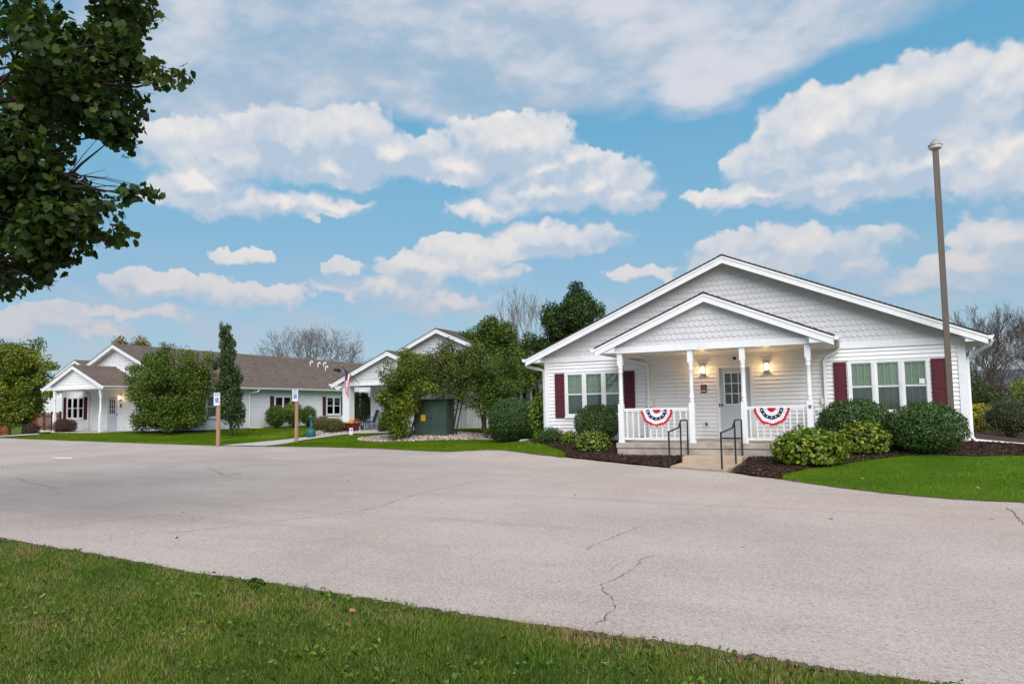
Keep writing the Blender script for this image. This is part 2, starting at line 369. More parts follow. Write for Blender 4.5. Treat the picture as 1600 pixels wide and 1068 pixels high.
def asphalt():
    m = bpy.data.materials.new('aged_pale_asphalt'); m.use_nodes = True; t = NT(m.node_tree); t.n.clear()
    out = t.node('ShaderNodeOutputMaterial'); b = t.node('ShaderNodeBsdfPrincipled'); t.l.new(b.outputs[0], out.inputs[0])
    pos = t.node('ShaderNodeNewGeometry').outputs['Position']
    # long streaks run along the lot (plow and tyre wear), patches on top
    mp = t.node('ShaderNodeMapping'); t.put(mp.inputs[0], pos); mp.inputs['Rotation'].default_value = (0, 0, R(12)); mp.inputs['Scale'].default_value = (.10, 1.3, 1)
    st = t.noise(mp.outputs[0], 1.3, 6, .65, .4)
    pt = t.noise(pos, .35, 6, .62); p2 = t.noise(pos, 1.7, 5, .6)
    c = t.mix(t.map(pt, .32, .68), (.345, .300, .275, 1), (.43, .378, .350, 1))
    c = t.mix(t.map(st, .50, .70, 0, .5), c, (.27, .24, .226, 1))
    c = t.mix(t.map(p2, .5, .8, 0, .35), c, (.48, .425, .385, 1))
    c = t.mix(1.0, c, (1.18, 1.115, 1.065, 1), 'MULTIPLY')
    # sandy ochre wash below the steps
    sep = t.node('ShaderNodeSeparateXYZ'); t.put(sep.inputs[0], pos)
    wy = t.math('ABSOLUTE', t.math('SUBTRACT', t.math('ADD', sep.outputs[1], t.math('MULTIPLY', sep.outputs[0], .45)), 11.3))
    wash = t.math('MULTIPLY', t.map(wy, 2.0, .2), t.map(sep.outputs[0], -8, -3))
    wash = t.math('MULTIPLY', wash, t.map(st, .35, .62))
    c = t.mix(t.math('MULTIPLY', wash, .55), c, (.50, .36, .265, 1))
    ag = t.node('ShaderNodeTexVoronoi'); t.put(ag.inputs['Vector'], pos); ag.inputs['Scale'].default_value = 75
    g = t.node('ShaderNodeSeparateColor'); t.l.new(ag.outputs['Color'], g.inputs[0])
    c = t.mix(t.map(g.outputs[0], .62, .95, 0, .55, smooth=False), c, (.17, .15, .14, 1))
    c = t.mix(t.map(g.outputs[1], .74, .98, 0, .65, smooth=False), c, (.56, .52, .50, 1))
    n3 = t.noise(pos, 28, 4, .7)
    c = t.mix(t.map(n3, .35, .65, .0, .22), c, (.24, .21, .20, 1))
    t.l.new(c, b.inputs['Base Color']); b.inputs['Roughness'].default_value = .9; b.inputs['Specular IOR Level'].default_value = .2
    bn = t.node('ShaderNodeBump'); bn.inputs['Strength'].default_value = .55; bn.inputs['Distance'].default_value = .006
    t.l.new(ag.outputs['Distance'], bn.inputs['Height']); t.l.new(bn.outputs[0], b.inputs['Normal'])
    return m
def soilgrass(name, c1, c2, c3):
    m = bpy.data.materials.new(name); m.use_nodes = True; t = NT(m.node_tree); t.n.clear()
    out = t.node('ShaderNodeOutputMaterial'); b = t.node('ShaderNodeBsdfPrincipled'); t.l.new(b.outputs[0], out.inputs[0])
    pos = t.node('ShaderNodeNewGeometry').outputs['Position']
    a = t.noise(pos, .8, 6, .65); d = t.noise(pos, 30, 4, .7); e = t.noise(pos, 3.0, 5, .6)
    c = t.mix(t.map(a, .35, .65), (*c1, 1), (*c2, 1))
    c = t.mix(t.map(d, .4, .7, 0, .6), c, (*[x * .45 for x in c1], 1))
    c = t.mix(t.map(e, .62, .75, 0, .7), c, (*c3, 1))
    t.l.new(c, b.inputs['Base Color']); b.inputs['Roughness'].default_value = .9; b.inputs['Specular IOR Level'].default_value = .1
    bn = t.node('ShaderNodeBump'); bn.inputs['Strength'].default_value = 1; bn.inputs['Distance'].default_value = .03
    t.l.new(d, bn.inputs['Height']); t.l.new(bn.outputs[0], b.inputs['Normal'])
    return m
ASPH = asphalt()
LAWNM = soilgrass('lawn_turf', (.06, .13, .006), (.085, .165, .008), (.13, .13, .03))
TURF = soilgrass('front_turf', (.05, .085, .012), (.08, .11, .02), (.16, .11, .05))
MULCH = pmat('dark_brown_mulch', (.052, .030, .023), .95, .5, 30, 1, 45, .15, col2=(.085, .055, .042), f2=(.5, .65), s2=14)
CRACK = pmat('crack_dark', (.10, .085, .075), .95, .4, 20)

PAVE_BACK = [(-43.54,22.86),(-41.44,22.56),(-36.5,21.9),(-32.37,21.3),(-27.69,21.0),(-23.63,20.9),(-21.50,21.25),(-18.8,21.75),(-16.15,21.7),(-12.92,20.9),(-11.0,19.7),(-8.99,18.8),(-7.22,18.12),(-5.24,17.35),(-3.84,16.65),(-2.42,15.85),(-1.81,15.2),(-1.23,14.7),(-0.31,13.67),(0.64,12.85),(1.47,12.45),(2.24,12.34)]
GRASS_FRONT = [(-9.44,4.99),(-8.50,4.90),(-7.65,4.85),(-6.58,4.73),(-5.76,4.62),(-4.77,4.59),(-3.99,4.54),(-3.29,4.47),(-2.70,4.44),(-2.17,4.41),(-1.69,4.41),(-1.10,4.40),(-0.48,4.36),(-0.14,4.32),(0.17,4.30)]
rnd = random.Random(5)
def jag(poly, amp, n=5):
    out = []
    for a, b in zip(poly[:-1], poly[1:]):
        for i in range(n):
            t = i / n; out.append((a[0] + (b[0]-a[0]) * t + rnd.uniform(-amp, amp) * .4, a[1] + (b[1]-a[1]) * t + rnd.uniform(-amp, amp)))
    out.append(poly[-1]); return out
pb = jag(PAVE_BACK, .03, 5)
gf = jag(GRASS_FRONT, .025, 9)
sheet('pavement', [(-90, 30.5)] + pb + [(6, 12.1), (20, 12.6), (60, 16), (60, 3.3), (12, 3.9), (3, 4.2)] + gf[::-1] + [(-16, 5.6), (-30, 8), (-90, 18)], 1.0, 0.0, ASPH, kind='structure')
# terrain in one sheet to the horizon, a little below the laid surfaces
def big_ground():
    def axis(lo, hi, step, far):
        a = list(np.arange(lo, hi + .01, step)); x = hi; s = step
        while x < far: s *= 1.35; x += s; a.append(x)
        x = lo; s = step
        while x > -far: s *= 1.35; x -= s; a.insert(0, x)
        return np.array(a)
    X = axis(-60, 20, 1.0, 1200); Y = axis(-8, 50, 1.0, 1200)
    gx, gy = np.meshgrid(X, Y); z = H(gx, gy) - .05
    V = np.stack([gx, gy, z], -1).reshape(-1, 3); nx = len(X); ny = len(Y)
    i = np.arange(ny - 1)[:, None] * nx + np.arange(nx - 1)[None]; i = i.ravel()
    F = np.stack([i, i + 1, i + nx + 1, i + nx], -1)
    tag(link('ground', np_mesh('ground', V, F, LAWNM, smooth=True)), kind='structure')
big_ground()
sheet('front_lawn', [(-16, 5.6)] + gf + [(3, 4.2), (12, 3.9), (12, -12), (-40, -12), (-40, 9)], .6, .018, TURF, .012, 3, kind='structure')
LAWN_R = [(-1.21,14.68),(-0.31,13.67),(0.64,12.85),(1.47,12.45),(2.24,12.34),(6,12.1),(20,12.6),(45,15),(45,40),(9,40),(6.5,24),(4.6,19.4),(3.52,19.05),(2.62,18.83),(1.81,18.95),(1.30,18.92),(0.39,18.29),(-0.31,17.63),(-0.83,17.11),(-1.28,15.6)]
LAWN_M = [(-21.4,21.3),(-18.8,21.75),(-16.15,21.7),(-12.92,20.9),(-11.0,19.7),(-8.99,18.8),(-7.25,18.16),(-7.2,18.4),(-7.54,18.90),(-8.36,19.69),(-9.5,20.6),(-11,24),(-11.5,31),(-18,31),(-19.75,27.31),(-22.24,26.48),(-22.9,24.9),(-22.0,22.8)]
LAWN_L = [(-41.8,22.65),(-36.5,21.9),(-32.37,21.3),(-27.69,21.0),(-24.2,20.95),(-24.0,23.6),(-23.9,25.4),(-24.8,27.8),(-27,31),(-33.9,41),(-34.4,41),(-34.4,27.4),(-36.5,27.0),(-36.9,24.9),(-40.5,24.6),(-42.2,24.0)]
sheet('right_lawn', jag(LAWN_R, .02, 3), .8, .012, LAWNM, kind='structure')
sheet('middle_lawn', jag(LAWN_M, .02, 3), .8, .012, LAWNM, kind='structure')
sheet('left_lawn', jag(LAWN_L, .02, 3), .8, .012, LAWNM, kind='structure')
MUL_R = [(-2.35,16.0),(-1.85,15.2),(-1.24,14.75),(-1.28,15.6),(-0.83,17.11),(-0.31,17.63),(0.39,18.29),(1.30,18.92),(1.81,18.95),(2.62,18.83),(3.52,19.05),(4.6,19.6),(6.6,24),(7.5,34),(2.75,34),(2.75,21),(-.85,21),(-.85,18.4),(-2.3,18.4)]
MUL_L = [(-3.95,16.75),(-5.24,17.38),(-7.2,18.15),(-7.2,18.4),(-7.54,18.90),(-8.36,19.69),(-9.5,20.6),(-10.4,23.5),(-8.9,23.5),(-8.9,21),(-5.7,21),(-5.7,18.4),(-3.9,18.4)]
MUL_H = [(-42.5,24.3),(-40.5,24.65),(-36.9,24.95),(-36.5,25.9),(-33.2,26.1),(-32.4,27.4),(-33.4,28.4),(-34.4,28.4),(-34.4,27.4),(-45.4,27.4),(-47.5,25.5),(-44.5,26.6)]
sheet('mulch_bed', jag(MUL_R, .02, 3), .3, .03, MULCH, .008, 1, kind='structure')
sheet('mulch_bed', jag(MUL_L, .02, 3), .3, .03, MULCH, .008, 2, kind='structure')
sheet('mulch_bed', jag(MUL_H, .02, 3), .5, .03, MULCH, .006, 2, kind='structure')
GRAVB = pmat('gravel_base', (.20, .16, .13), .9, .3, 20)
PEB1 = [(-20.1,25.3),(-19.3,24.95),(-18.4,25.05),(-16.6,25.5),(-15.3,26.2),(-13.9,27.4),(-13.6,28.3),(-15.0,28.6),(-16.35,27.6),(-19.3,26.9),(-20.4,25.8)]
PEB2 = [(-23.9,26.2),(-22.9,26.9),(-22.1,27.6),(-21.9,28.0),(-22.2,28.3),(-23.6,28.3),(-25.3,31.3),(-26.2,31.2),(-25.0,27.6)]
sheet('gravel_bed', PEB1, .4, .025, GRAVB, kind='structure')
sheet('gravel_bed', PEB2, .4, .025, GRAVB, kind='structure')
sheet('sidewalk', [(-23.75,20.9),(-21.55,21.25),(-22.05,22.9),(-23.0,24.9),(-22.3,26.5),(-21.7,27.0),(-19.9,27.3),(-19.9,28.35),(-23.0,28.35),(-22.3,27.45),(-23.3,26.5),(-24.1,25.3),(-24.1,23.2)], .5, .03, WALKM, kind='structure')
sheet('sidewalk', [(-90,32.5),(-50.3,24.6),(-44.6,23.5),(-42.2,24.1),(-42.8,25.1),(-44.4,26.0),(-50.3,26.3),(-90,35.5)], .5, .03, WALKM, kind='structure')

# cracks: thin ragged strips of dark filler in the pavement
CR = [([(-1.76,5.18),(-1.66,5.14),(-1.62,5.05),(-1.73,5.29),(-1.84,5.45),(-1.88,5.50),(-1.92,5.68),(-1.88,5.95),(-1.85,6.33),(-1.89,6.69),(-1.85,6.86),(-1.80,6.97)],.010),
 ([(-1.63,5.05),(-1.62,4.80),(-1.63,4.68),(-1.64,4.52)],.010),([(-2.54,6.92),(-2.55,7.17),(-2.50,7.58),(-2.46,8.06),(-2.38,8.50),(-2.35,8.67)],.010),
 ([(-1.93,6.04),(-2.02,6.18),(-2.05,6.42),(-1.97,6.54),(-1.89,6.66)],.005),
 ([(-7.88,5.99),(-7.67,6.31),(-7.46,6.63),(-7.29,7.02),(-7.10,7.41),(-6.91,7.85),(-6.69,8.44),(-6.65,9.02),(-6.86,9.67),(-6.98,10.62),(-6.99,12.03),(-6.96,13.04)],.013),
 ([(-18.22,9.59),(-17.60,9.68),(-16.34,9.19),(-15.26,8.96),(-14.43,8.69)],.02),([(-15.54,13.26),(-14.37,12.55),(-13.37,11.90),(-13.46,12.53)],.03),
 ([(-12.70,10.43),(-10.35,10.28),(-8.63,10.52),(-7.21,10.56)],.012),([(1.91,11.75),(1.93,11.25),(1.83,10.16)],.02),([(-9.83,5.50),(-9.64,6.06),(-9.59,6.78),(-9.12,7.27)],.010)]
mb = MB()
for pts, w in CR:
    pp = []
    for a, b in zip(pts[:-1], pts[1:]):
        L = math.hypot(b[0]-a[0], b[1]-a[1]); n = max(2, int(L / .06))
        for i in range(n):
            t = i / n; pp.append((a[0]+(b[0]-a[0])*t + rnd.gauss(0, .012), a[1]+(b[1]-a[1])*t + rnd.gauss(0, .012)))
    pp.append(pts[-1]); vs = []; fs = []
    for i, p in enumerate(pp):
        a = pp[max(0, i-1)]; b = pp[min(len(pp)-1, i+1)]; dx, dy = b[0]-a[0], b[1]-a[1]; L = math.hypot(dx, dy) + 1e-6
        ww = w * rnd.choice((.15, .5, .8, 1)) * .5 * min(1, (min(i, len(pp)-1-i) + 1) / 4)
        z = float(H(p[0], p[1])) + .004
        vs += [(p[0] - dy/L*ww, p[1] + dx/L*ww, z), (p[0] + dy/L*ww, p[1] - dx/L*ww, z)]
        if i: fs.append((2*i-2, 2*i-1, 2*i+1, 2*i))
    mb.add(vs, fs)
tag(mb.build('pavement_cracks', CRACK), kind='structure')
# broken dark asphalt lip along the front grass
mb = MB(); E = jag(GRASS_FRONT, .02, 14); E = [(-16, 5.6)] + E + [(3, 4.2)]
vs = []; fs = []
for i, p in enumerate(E):
    z = float(H(*p)); w = rnd.uniform(.03, .085)
    vs += [(p[0], p[1] - .06, z + .021), (p[0], p[1] + w * .4, z + .016), (p[0], p[1] + w, z + .004)]
    if i: fs += [(3*i-3, 3*i, 3*i+1, 3*i-2), (3*i-2, 3*i+1, 3*i+2, 3*i-1)]
mb.add(vs, fs); tag(mb.build('broken_asphalt_edge', pmat('dark_broken_asphalt', (.075, .062, .06), .95, .4, 25, 1, 60, .1)), kind='structure')
# dirt line between the pavement and the back lawns
def dirt(poly, w, seed):
    r = random.Random(seed); vs = []; fs = []
    for i, p in enumerate(poly):
        z = float(H(*p)); ww = r.uniform(.3, 1) * w
        vs += [(p[0], p[1] - ww, z + .005), (p[0], p[1] + .05, z + .009)]
        if i: fs.append((2*i-2, 2*i-1, 2*i+1, 2*i)[::-1])
    m = MB(); m.add(vs, fs); tag(m.build('dirt_line', pmat('brown_dirt', (.17, .105, .065), .95, .3, 15, .6, 60, .1)), kind='structure')
dirt(jag([p for p in PAVE_BACK if -40 < p[0] < -23.6], .03, 6), .16, 1)
dirt(jag([p for p in PAVE_BACK if -21.6 < p[0] < -7], .03, 6), .12, 2)
dirt(jag([p for p in PAVE_BACK if -2.4 < p[0] < 3], .03, 8), .10, 3)
# painted arrow far left on the lot
ax, ay = -23.25, 14.1; mb = MB()
def gp(x, y): return (ax + x, ay + y, float(H(ax + x, ay + y)) + .004)
mb.add([gp(-.55, -.12), gp(-.05, -.12), gp(-.05, .1), gp(-.55, .1)], [(0, 1, 2, 3)])
mb.add([gp(-.05, -.3), gp(.55, .0), gp(-.05, .28)], [(0, 1, 2)])
tag(mb.build('painted_arrow', pmat('road_paint_white', (.70, .72, .74), .7, .15, 12)), kind='structure')

# ------------------------------------------------------------------ house parts
def rect_minus(u0, u1, cuts):
    seg = [(u0, u1)]
    for a, b in cuts:
        ns = []
        for s, e in seg:
            if b <= s or a >= e: ns.append((s, e)); continue
            if a > s: ns.append((s, a))
            if b < e: ns.append((b, e))
        seg = ns
    return [(s, e) for s, e in seg if e - s > .02]
BOARD = None
def board_mesh(ex):
    global BOARD
    key = round(ex, 4)
    if BOARD is None: BOARD = {}
    if key not in BOARD:
        m = MB(); pr = [(-.034, 0), (-.031, .010), (-.006, ex * .9), (-.003, ex + .006), (0, ex + .006), (0, 0)]
        m.prism_x([(y, z) for y, z in pr], 0, 1)
        BOARD[key] = m.mesh('siding_board', WHITE)
    return BOARD[key]
def siding(parent, loc, rz, u0, u1, z0, z1, cuts, ex, single, gable=None):
    """clapboards on a wall plane; local frame: x along the wall, -y outwards. gable(z)->(a,b) limits"""
    n = int(math.ceil((z1 - z0) / ex)); joined = MB()
    for i in range(n):
        z = z0 + i * ex; a, b = (u0, u1) if gable is None else gable(z + ex)
        if b - a < .05: continue
        cs = [(c[0], c[1]) for c in cuts if c[2] < z + ex * .7 and c[3] > z + ex * .3]
        for s, e in rect_minus(a, b, cs):
            e2 = ex if z + ex <= z1 + .001 else z1 - z
            if single:
                o = link('siding_board', board_mesh(ex), parent, (s, 0, z)); o.scale = (e - s, 1, e2 / ex)
            else:
                pr = [(-.034, 0), (-.031, .010), (-.004, e2), (0, e2), (0, 0)]
                joined.prism_x([(y, zz + z) for y, zz in pr], s, e)
    if not single and joined.v:
        tag(joined.build('siding', WHITE, parent), kind='stuff')

def window(parent, u0, u1, z0, z1, n, style, loc=(0, 0, 0), rz=0, paper=False):
    """a row of n double-hung sashes mulled together, 3x2 muntins in each sash"""
    fr = MB(); T = .075
    fr.box(u0, u1, -.05, .0, z1 - T, z1); fr.box(u0, u1, -.05, .0, z0, z0 + T)
    fr.box(u0 - .02, u1 + .02, -.075, .0, z0 - .03, z0 - .001)
    fr.box(u0 - .01, u1 + .01, -.06, .0, z1 + .001, z1 + .025)
    w = (u1 - u0) / n
    for i in range(n + 1):
        hw = T if i in (0, n) else .058
        c = u0 + i * w
        a, b = (c, c + hw) if i == 0 else ((c - hw, c) if i == n else (c - hw, c + hw))
        fr.box(a, b, -.052, .0, z0 + T, z1 - T)
        if 0 < i < n: fr.box(c - .012, c + .012, -.062, -.0521, z0 + T, z1 - T)
    o = fr.build('window', TRIM, parent, loc, rz)
    zm = (z0 + z1) / 2
    gm = {'green': GLASS, 'dark': GLASSD, 'cream': GLASS}[style]
    for i in range(n):
        a = u0 + i * w + (T if i == 0 else .058); b = u0 + (i + 1) * w - (T if i == n - 1 else .058)
        for k, (p, q) in enumerate(((zm, z1 - T), (z0 + T, zm))):
            s = MB(); yy = -.030 if k == 0 else -.018
            s.box(a, b, yy, yy + .012, q - .022, q); s.box(a, b, yy, yy + .012, p, p + .028)
            s.box(a, a + .02, yy, yy + .012, p + .028, q - .022); s.box(b - .02, b, yy, yy + .012, p + .028, q - .022)
            s.build('sash', TRIM, o)
            g = MB(); g.box(a + .02, b - .02, yy + .004, yy + .008, p + .028, q - .022)
            g.build('glass_pane', gm if k == 0 else (SCREEN if style != 'dark' else GLASSD), o)
            mu = MB(); zz = (p + q) / 2; y2 = yy + .010
            for j in (1, 2): xx = a + (b - a) * j / 3; mu.box(xx - .008, xx + .008, y2, y2 + .004, p + .028, q - .022)
            mu.box(a + .02, b - .02, y2 + .0045, y2 + .008, zz - .008, zz + .008); mu.build('muntins', MUNT, o)
        # curtain with folds
        cm = MB(); vs = []; fs = []; N = 26
        for j in range(N + 1):
            x = a + (b - a) * j / N; y = .05 + .014 * math.sin(j * 1.9 + i)
            vs += [(x, y, z0 + T), (x, y, z1 - T)]
            if j: fs.append((2*j-2, 2*j, 2*j+1, 2*j-1))
        if style == 'dark':
            for j in range(N):
                if .28 * N < j < .72 * N: fs[j] = None
            fs = [f for f in fs if f]
        cm.add(vs, fs); cm.build('curtain', {'green': CURT, 'dark': CURTW, 'cream': CURTW}[style], o)
        rb = MB(); rb.box(a - .02, b + .02, .09, .30, z0 + .02, z1 - .02); rb.build('unlit_room_box', ROOM, o)  # solid black box behind the curtain stands for the unlit room
    if paper:
        a = u0 + 2 * w; MB().box(a + w * .62, a + w * .82, -.040, -.037, zm + .05, zm + .18).build('paper_notice', TRIM, o)
    return o
def shutter(parent, u0, u1, z0, z1, louvred=True, loc=(0, 0, 0), rz=0):
    m = MB(); y = -.036; F = .035
    m.box(u0, u0 + F, y - .02, y, z0, z1); m.box(u1 - F, u1, y - .02, y, z0, z1)
    zm = z0 + (z1 - z0) * .47
    for a, b in ((z0, z0 + .07), (zm - .035, zm + .035), (z1 - .06, z1)): m.box(u0 + F, u1 - F, y - .0195, y, a, b)
    m.box(u0 + F, u1 - F, y - .005, y, z0 + .07, z1 - .06)
    o = m.build('shutter', BURG, parent, loc, rz)
    if louvred:
        l = MB(); z = z0 + .085
        while z < z1 - .08:
            if not (zm - .05 < z < zm + .03):
                l.prism_x([(y - .004, z), (y - .018, z + .002), (y - .004, z + .032)], u0 + F, u1 - F)
            z += .036
        tag(l.build('louvres', BURG, o), kind='stuff')
    else:
        l = MB()
        for a, b in ((z0 + .10, zm - .06), (zm + .06, z1 - .12)):
            l.box(u0 + F + .02, u1 - F - .02, y - .013, y - .0051, a, b)
        l.build('raised_panel', BURG, o)
    return o

SCALE_MESH = None
def scale_mesh():
    global SCALE_MESH
    if SCALE_MESH is None:
        m = MB(); w = .0770; h = .225; n = 12
        pts = [(-w, h), (-w, w * 1.0)] + [(-w * math.cos(math.pi * i / n), w * 1.0 - w * 1.0 * math.sin(math.pi * i / n)) for i in range(1, n)] + [(w, w * 1.0), (w, h)]
        N = len(pts)
        def yy(z): return -.030 + (z / h) * .025
        vs = [(x, yy(z), z) for x, z in pts] + [(x, yy(z) + .018 if z < h else .0, z) for x, z in pts]
        fs = [tuple(range(N))[::1]] + [(i, N + i, N + (i+1) % N, (i+1) % N) for i in range(N)]
        m.add(vs, fs); SCALE_MESH = m.mesh('shingle', SCAL)
    return SCALE_MESH
def scallops(parent, rows, limit, hidden, cap):
    """fish-scale shingles; limit(z)->(a,b); the first `cap` visible ones as single objects, the rest joined"""
    P = []
    zb, zt = rows; dz = .158; r = 0; z = zb
    while z < zt:
        a, b = limit(z + .21)
        x = -60 * .155 + (r % 2) * .0775
        while x < 12:
            if a + .08 < x < b - .08: P.append((x, z))
            x += .155
        z += dz; r += 1
    vis = [p for p in P if not hidden(*p)]; hid = [p for p in P if hidden(*p)]
    vis.sort(key=lambda p: -p[0])
    sm_ = scale_mesh(); rr = random.Random(3)
    for x, z in vis[:cap]:
        o = link('shingle', sm_, parent, (x, rr.uniform(-.0015, .0), z)); o.rotation_euler = (0, rr.uniform(-.012, .012), 0)
    rest = vis[cap:] + hid
    if rest:
        base = [v.co.copy() for v in sm_.vertices]; fc = [tuple(p.vertices) for p in sm_.polygons]; m = MB()
        for x, z in rest: m.add([(v.x + x, v.y, v.z + z) for v in base], fc)
        tag(m.build('shingles', SCAL, parent), kind='stuff')
    return min(len(vis), cap)

def roof_slope(parent, xc, sgn, reach, zap, k, y0, y1, step=.145, name='roof'):
    """one stepped slope of asphalt shingles, from the ridge to the eave"""
    L = reach * math.hypot(1, k); n = int(L / step) + 1
    ux, uz = sgn / math.hypot(1, k), -k / math.hypot(1, k); nx, nz = sgn * k / math.hypot(1, k), 1 / math.hypot(1, k)
    V = []; F = []; UV = []
    def pt(s, off, y): V.append((xc + ux * s + nx * off, y, zap + uz * s + nz * off))
    for i in range(n):
        s0, s1 = i * step, min(L, (i + 1) * step)
        b = len(V)
        pt(s0, .0, y0); pt(s0, .0, y1); pt(s1, .011, y1); pt(s1, .011, y0); pt(s1, .0, y0); pt(s1, .0, y1)
        F.append((b, b + 1, b + 2, b + 3)); F.append((b + 3, b + 2, b + 5, b + 4))
        UV += [(y0, s0), (y1, s0), (y1, s1), (y0, s1)] + [(y0, s1 - .002), (y1, s1 - .002), (y1, s1), (y0, s1)]
    # underside slab so that the edge has thickness
    b = len(V); th = -.018
    pt(0, th, y0); pt(0, th, y1); pt(L, th, y1); pt(L, th, y0); pt(0, 0, y0); pt(L, 0, y0); pt(0, 0, y1); pt(L, 0, y1)
    F += [(b + 3, b + 2, b + 1, b), (b + 4, b + 5, b + 3, b), (b + 5, b + 7, b + 2, b + 3), (b + 6, b + 7, b + 2, b + 1)]
    UV += [(0, 0)] * 16
    me = bpy.data.meshes.new(name); me.from_pydata(V, [], F); uvl = me.uv_layers.new(name='shingle')
    uvl.data.foreach_set('uv', np.array(UV, dtype=np.float32).ravel()); me.materials.append(ROOF); me.update()
    return link(name, me, parent)
def gable_roof(parent, xc, reach_l, reach_r, zap, k, y0, y1, rake=.19, wall_l=None, wall_r=None, zs=2.46, back=True, gutters=(True, True), ridge=True):
    """two slopes + rake boards at the front + box returns + eave soffits + gutters"""
    out = []
    c = 1 / math.hypot(1, k)
    for sgn, reach, wall, gut in ((-1, reach_l, wall_l, gutters[0]), (1, reach_r, wall_r, gutters[1])):
        rf = roof_slope(parent, xc, sgn, reach, zap, k, y0 - .02, y1); out.append(rf)
        vt = .04 / c; vr = rake / c      # vertical thicknesses
        xt = xc + sgn * (reach - .02); zt = zap - k * (reach - .02)
        # rake board (front), proud of the slab
        def quad(za, x1, z1, h): 
            p = [(xc, za - h), (x1, z1 - h), (x1, z1), (xc, za)]
            return p if sgn > 0 else p[::-1]
        MB().prism_y(quad(zap - vt, xt, zt - vt, vr), y0 + .003, y0 + .035).build('rake_board', TRIM, rf)
        MB().prism_y(quad(zap - vt - .001, xt, zt - vt - .001, .055), y0 - .012, y0 + .0025).build('rake_trim', TRIM, rf)
        # sloping soffit under the rake overhang and rafters zone
        xs = wall if wall is not None else xt
        # box return at the foot of the gable
        if wall is not None:
            zu = lambda x: zap - vt - k * abs(x - xc) - .012
            p = [(wall, zs), (xt, zs), (xt, min(zu(xt), zt - vt)), (wall, zu(wall))]
            if sgn < 0: p = p[::-1]
            MB().prism_y(p, y0 + .0365, y0 + .50).build('box_return', TRIM, rf)
            a, b = sorted((wall, xt))
            s = MB(); s.box(a, b, y0 + .502, y1, zs, zs + .015)
            s.box(xt - (.018 if sgn > 0 else 0), xt + (0 if sgn > 0 else .018), y0 + .502, y1, zs + .0152, zt - vt)
            s.build('eave_soffit', SOFF, rf)
        if gut:
            g = sgn; xg = xt + g * .004; zt2 = zt - vt + .015
            pr = [(0, 0), (.095, 0), (.105, .03), (.125, .085), (.125, .11), (.118, .11), (.112, .07), (.09, .012), (.006, .012), (.006, .11), (0, .11)]
            p = [(xg + g * a, zt2 - .10 + b) for a, b in pr]
            if g < 0: p = p[::-1]
            m = MB(); m.prism_y(p, y0 - .01, y1)
            q = [(xg, zt2 - .10), (xg + g * .095, zt2 - .10), (xg + g * .125, zt2 - .012), (xg, zt2 - .012)]
            if g < 0: q = q[::-1]
            m.prism_y(q, y0 - .014, y0 - .0105)
            m.build('gutter', TRIM, rf)
    if ridge:
        w = .14; m = MB(); yy = y0 - .02
        while yy < y1:
            e = min(y1, yy + .2); lift = .018
            m.add([(xc - w, yy, zap - k * w + .012), (xc, yy, zap + lift), (xc + w, yy, zap - k * w + .012), (xc - w, e, zap - k * w + .02), (xc, e, zap + lift + .008), (xc + w, e, zap - k * w + .02)],
                  [(0, 1, 4, 3), (1, 2, 5, 4), (0, 2, 1)]); yy = e
        me = m.mesh('ridge_cap', ROOF); uvl = me.uv_layers.new(name='shingle'); link('ridge_cap', me, out[0])
    return out
def soffit_rake(parent, xc, reach_l, reach_r, zap, k, y0, y1):
    """vinyl soffit closing the sloping overhang at the gable front"""
    m = MB(); v = .10
    for s, r in ((-1, reach_l), (1, reach_r)):
        p = [(xc, zap - v - .05), (xc + s * r, zap - k * r - v - .05), (xc + s * r, zap - k * r - v), (xc, zap - v)]
        if s < 0: p = p[::-1]
        m.prism_y(p, y0, y1)
    return m.build('rake_soffit', SOFF, parent)

def porch_post(parent, x, y, w=.142, top=2.45, zb=0.0):
    m = MB(); h = w / 2
    m.box(x - h - .012, x + h + .012, y - h - .012, y + h + .012, zb, zb + .05)
    m.box(x - h, x + h, y - h, y + h, zb + .05, zb + 1.06)
    o = m.build('porch_post', TRIM, parent, bevel=.006)
    MB().box(x - h, x + h, y - h, y + h, top - .33, top).build('post_head', TRIM, o, bevel=.006)
    r = w * .42
    pr = [(h * 1.05, 1.06), (r, 1.085), (r * 1.12, 1.10), (r, 1.12), (r * .98, 1.17), (r * 1.12, 1.185), (r * 1.12, 1.205), (r * .95, 1.22), (r * .93, 1.35), (r * .90, 1.6), (r * .93, 1.92),
          (r * 1.1, 1.935), (r * 1.1, 1.955), (r * .97, 1.97), (r * 1.0, 2.03), (r * 1.15, 2.045), (r * 1.15, 2.07), (r, 2.085), (h * 1.05, top - .33)]
    MB().lathe([(a, zb + b) for a, b in pr], 18, (x, y)).build('turned_shaft', TRIM, o, smooth=True)
    return o
def railing(parent, a, b, zt=.93, zb=.075, spacing=.155):
    L = math.hypot(b[0] - a[0], b[1] - a[1]); rz = math.atan2(b[1] - a[1], b[0] - a[0])
    m = MB(); m.box(0, L, -.03, .03, zt - .045, zt); m.box(0, L, -.022, .022, zt - .085, zt - .0455)
    o = m.build('railing', TRIM, parent, (a[0], a[1], 0), rz, bevel=.005)
    MB().box(0, L, -.022, .022, zb, zb + .06).build('bottom_rail', TRIM, o)
    n = int(L / spacing); me = MB().box(-.016, .016, -.016, .016, zb + .061, zt - .086).mesh('baluster', TRIM)
    for i in range(n):
        link('baluster', me, o, ((i + .5) * L / n, 0, 0))
    return o
def downspout(parent, pts, r=.052, name='downspout'):
    return MB().tube(pts, r, 4).build(name, TRIM, parent)

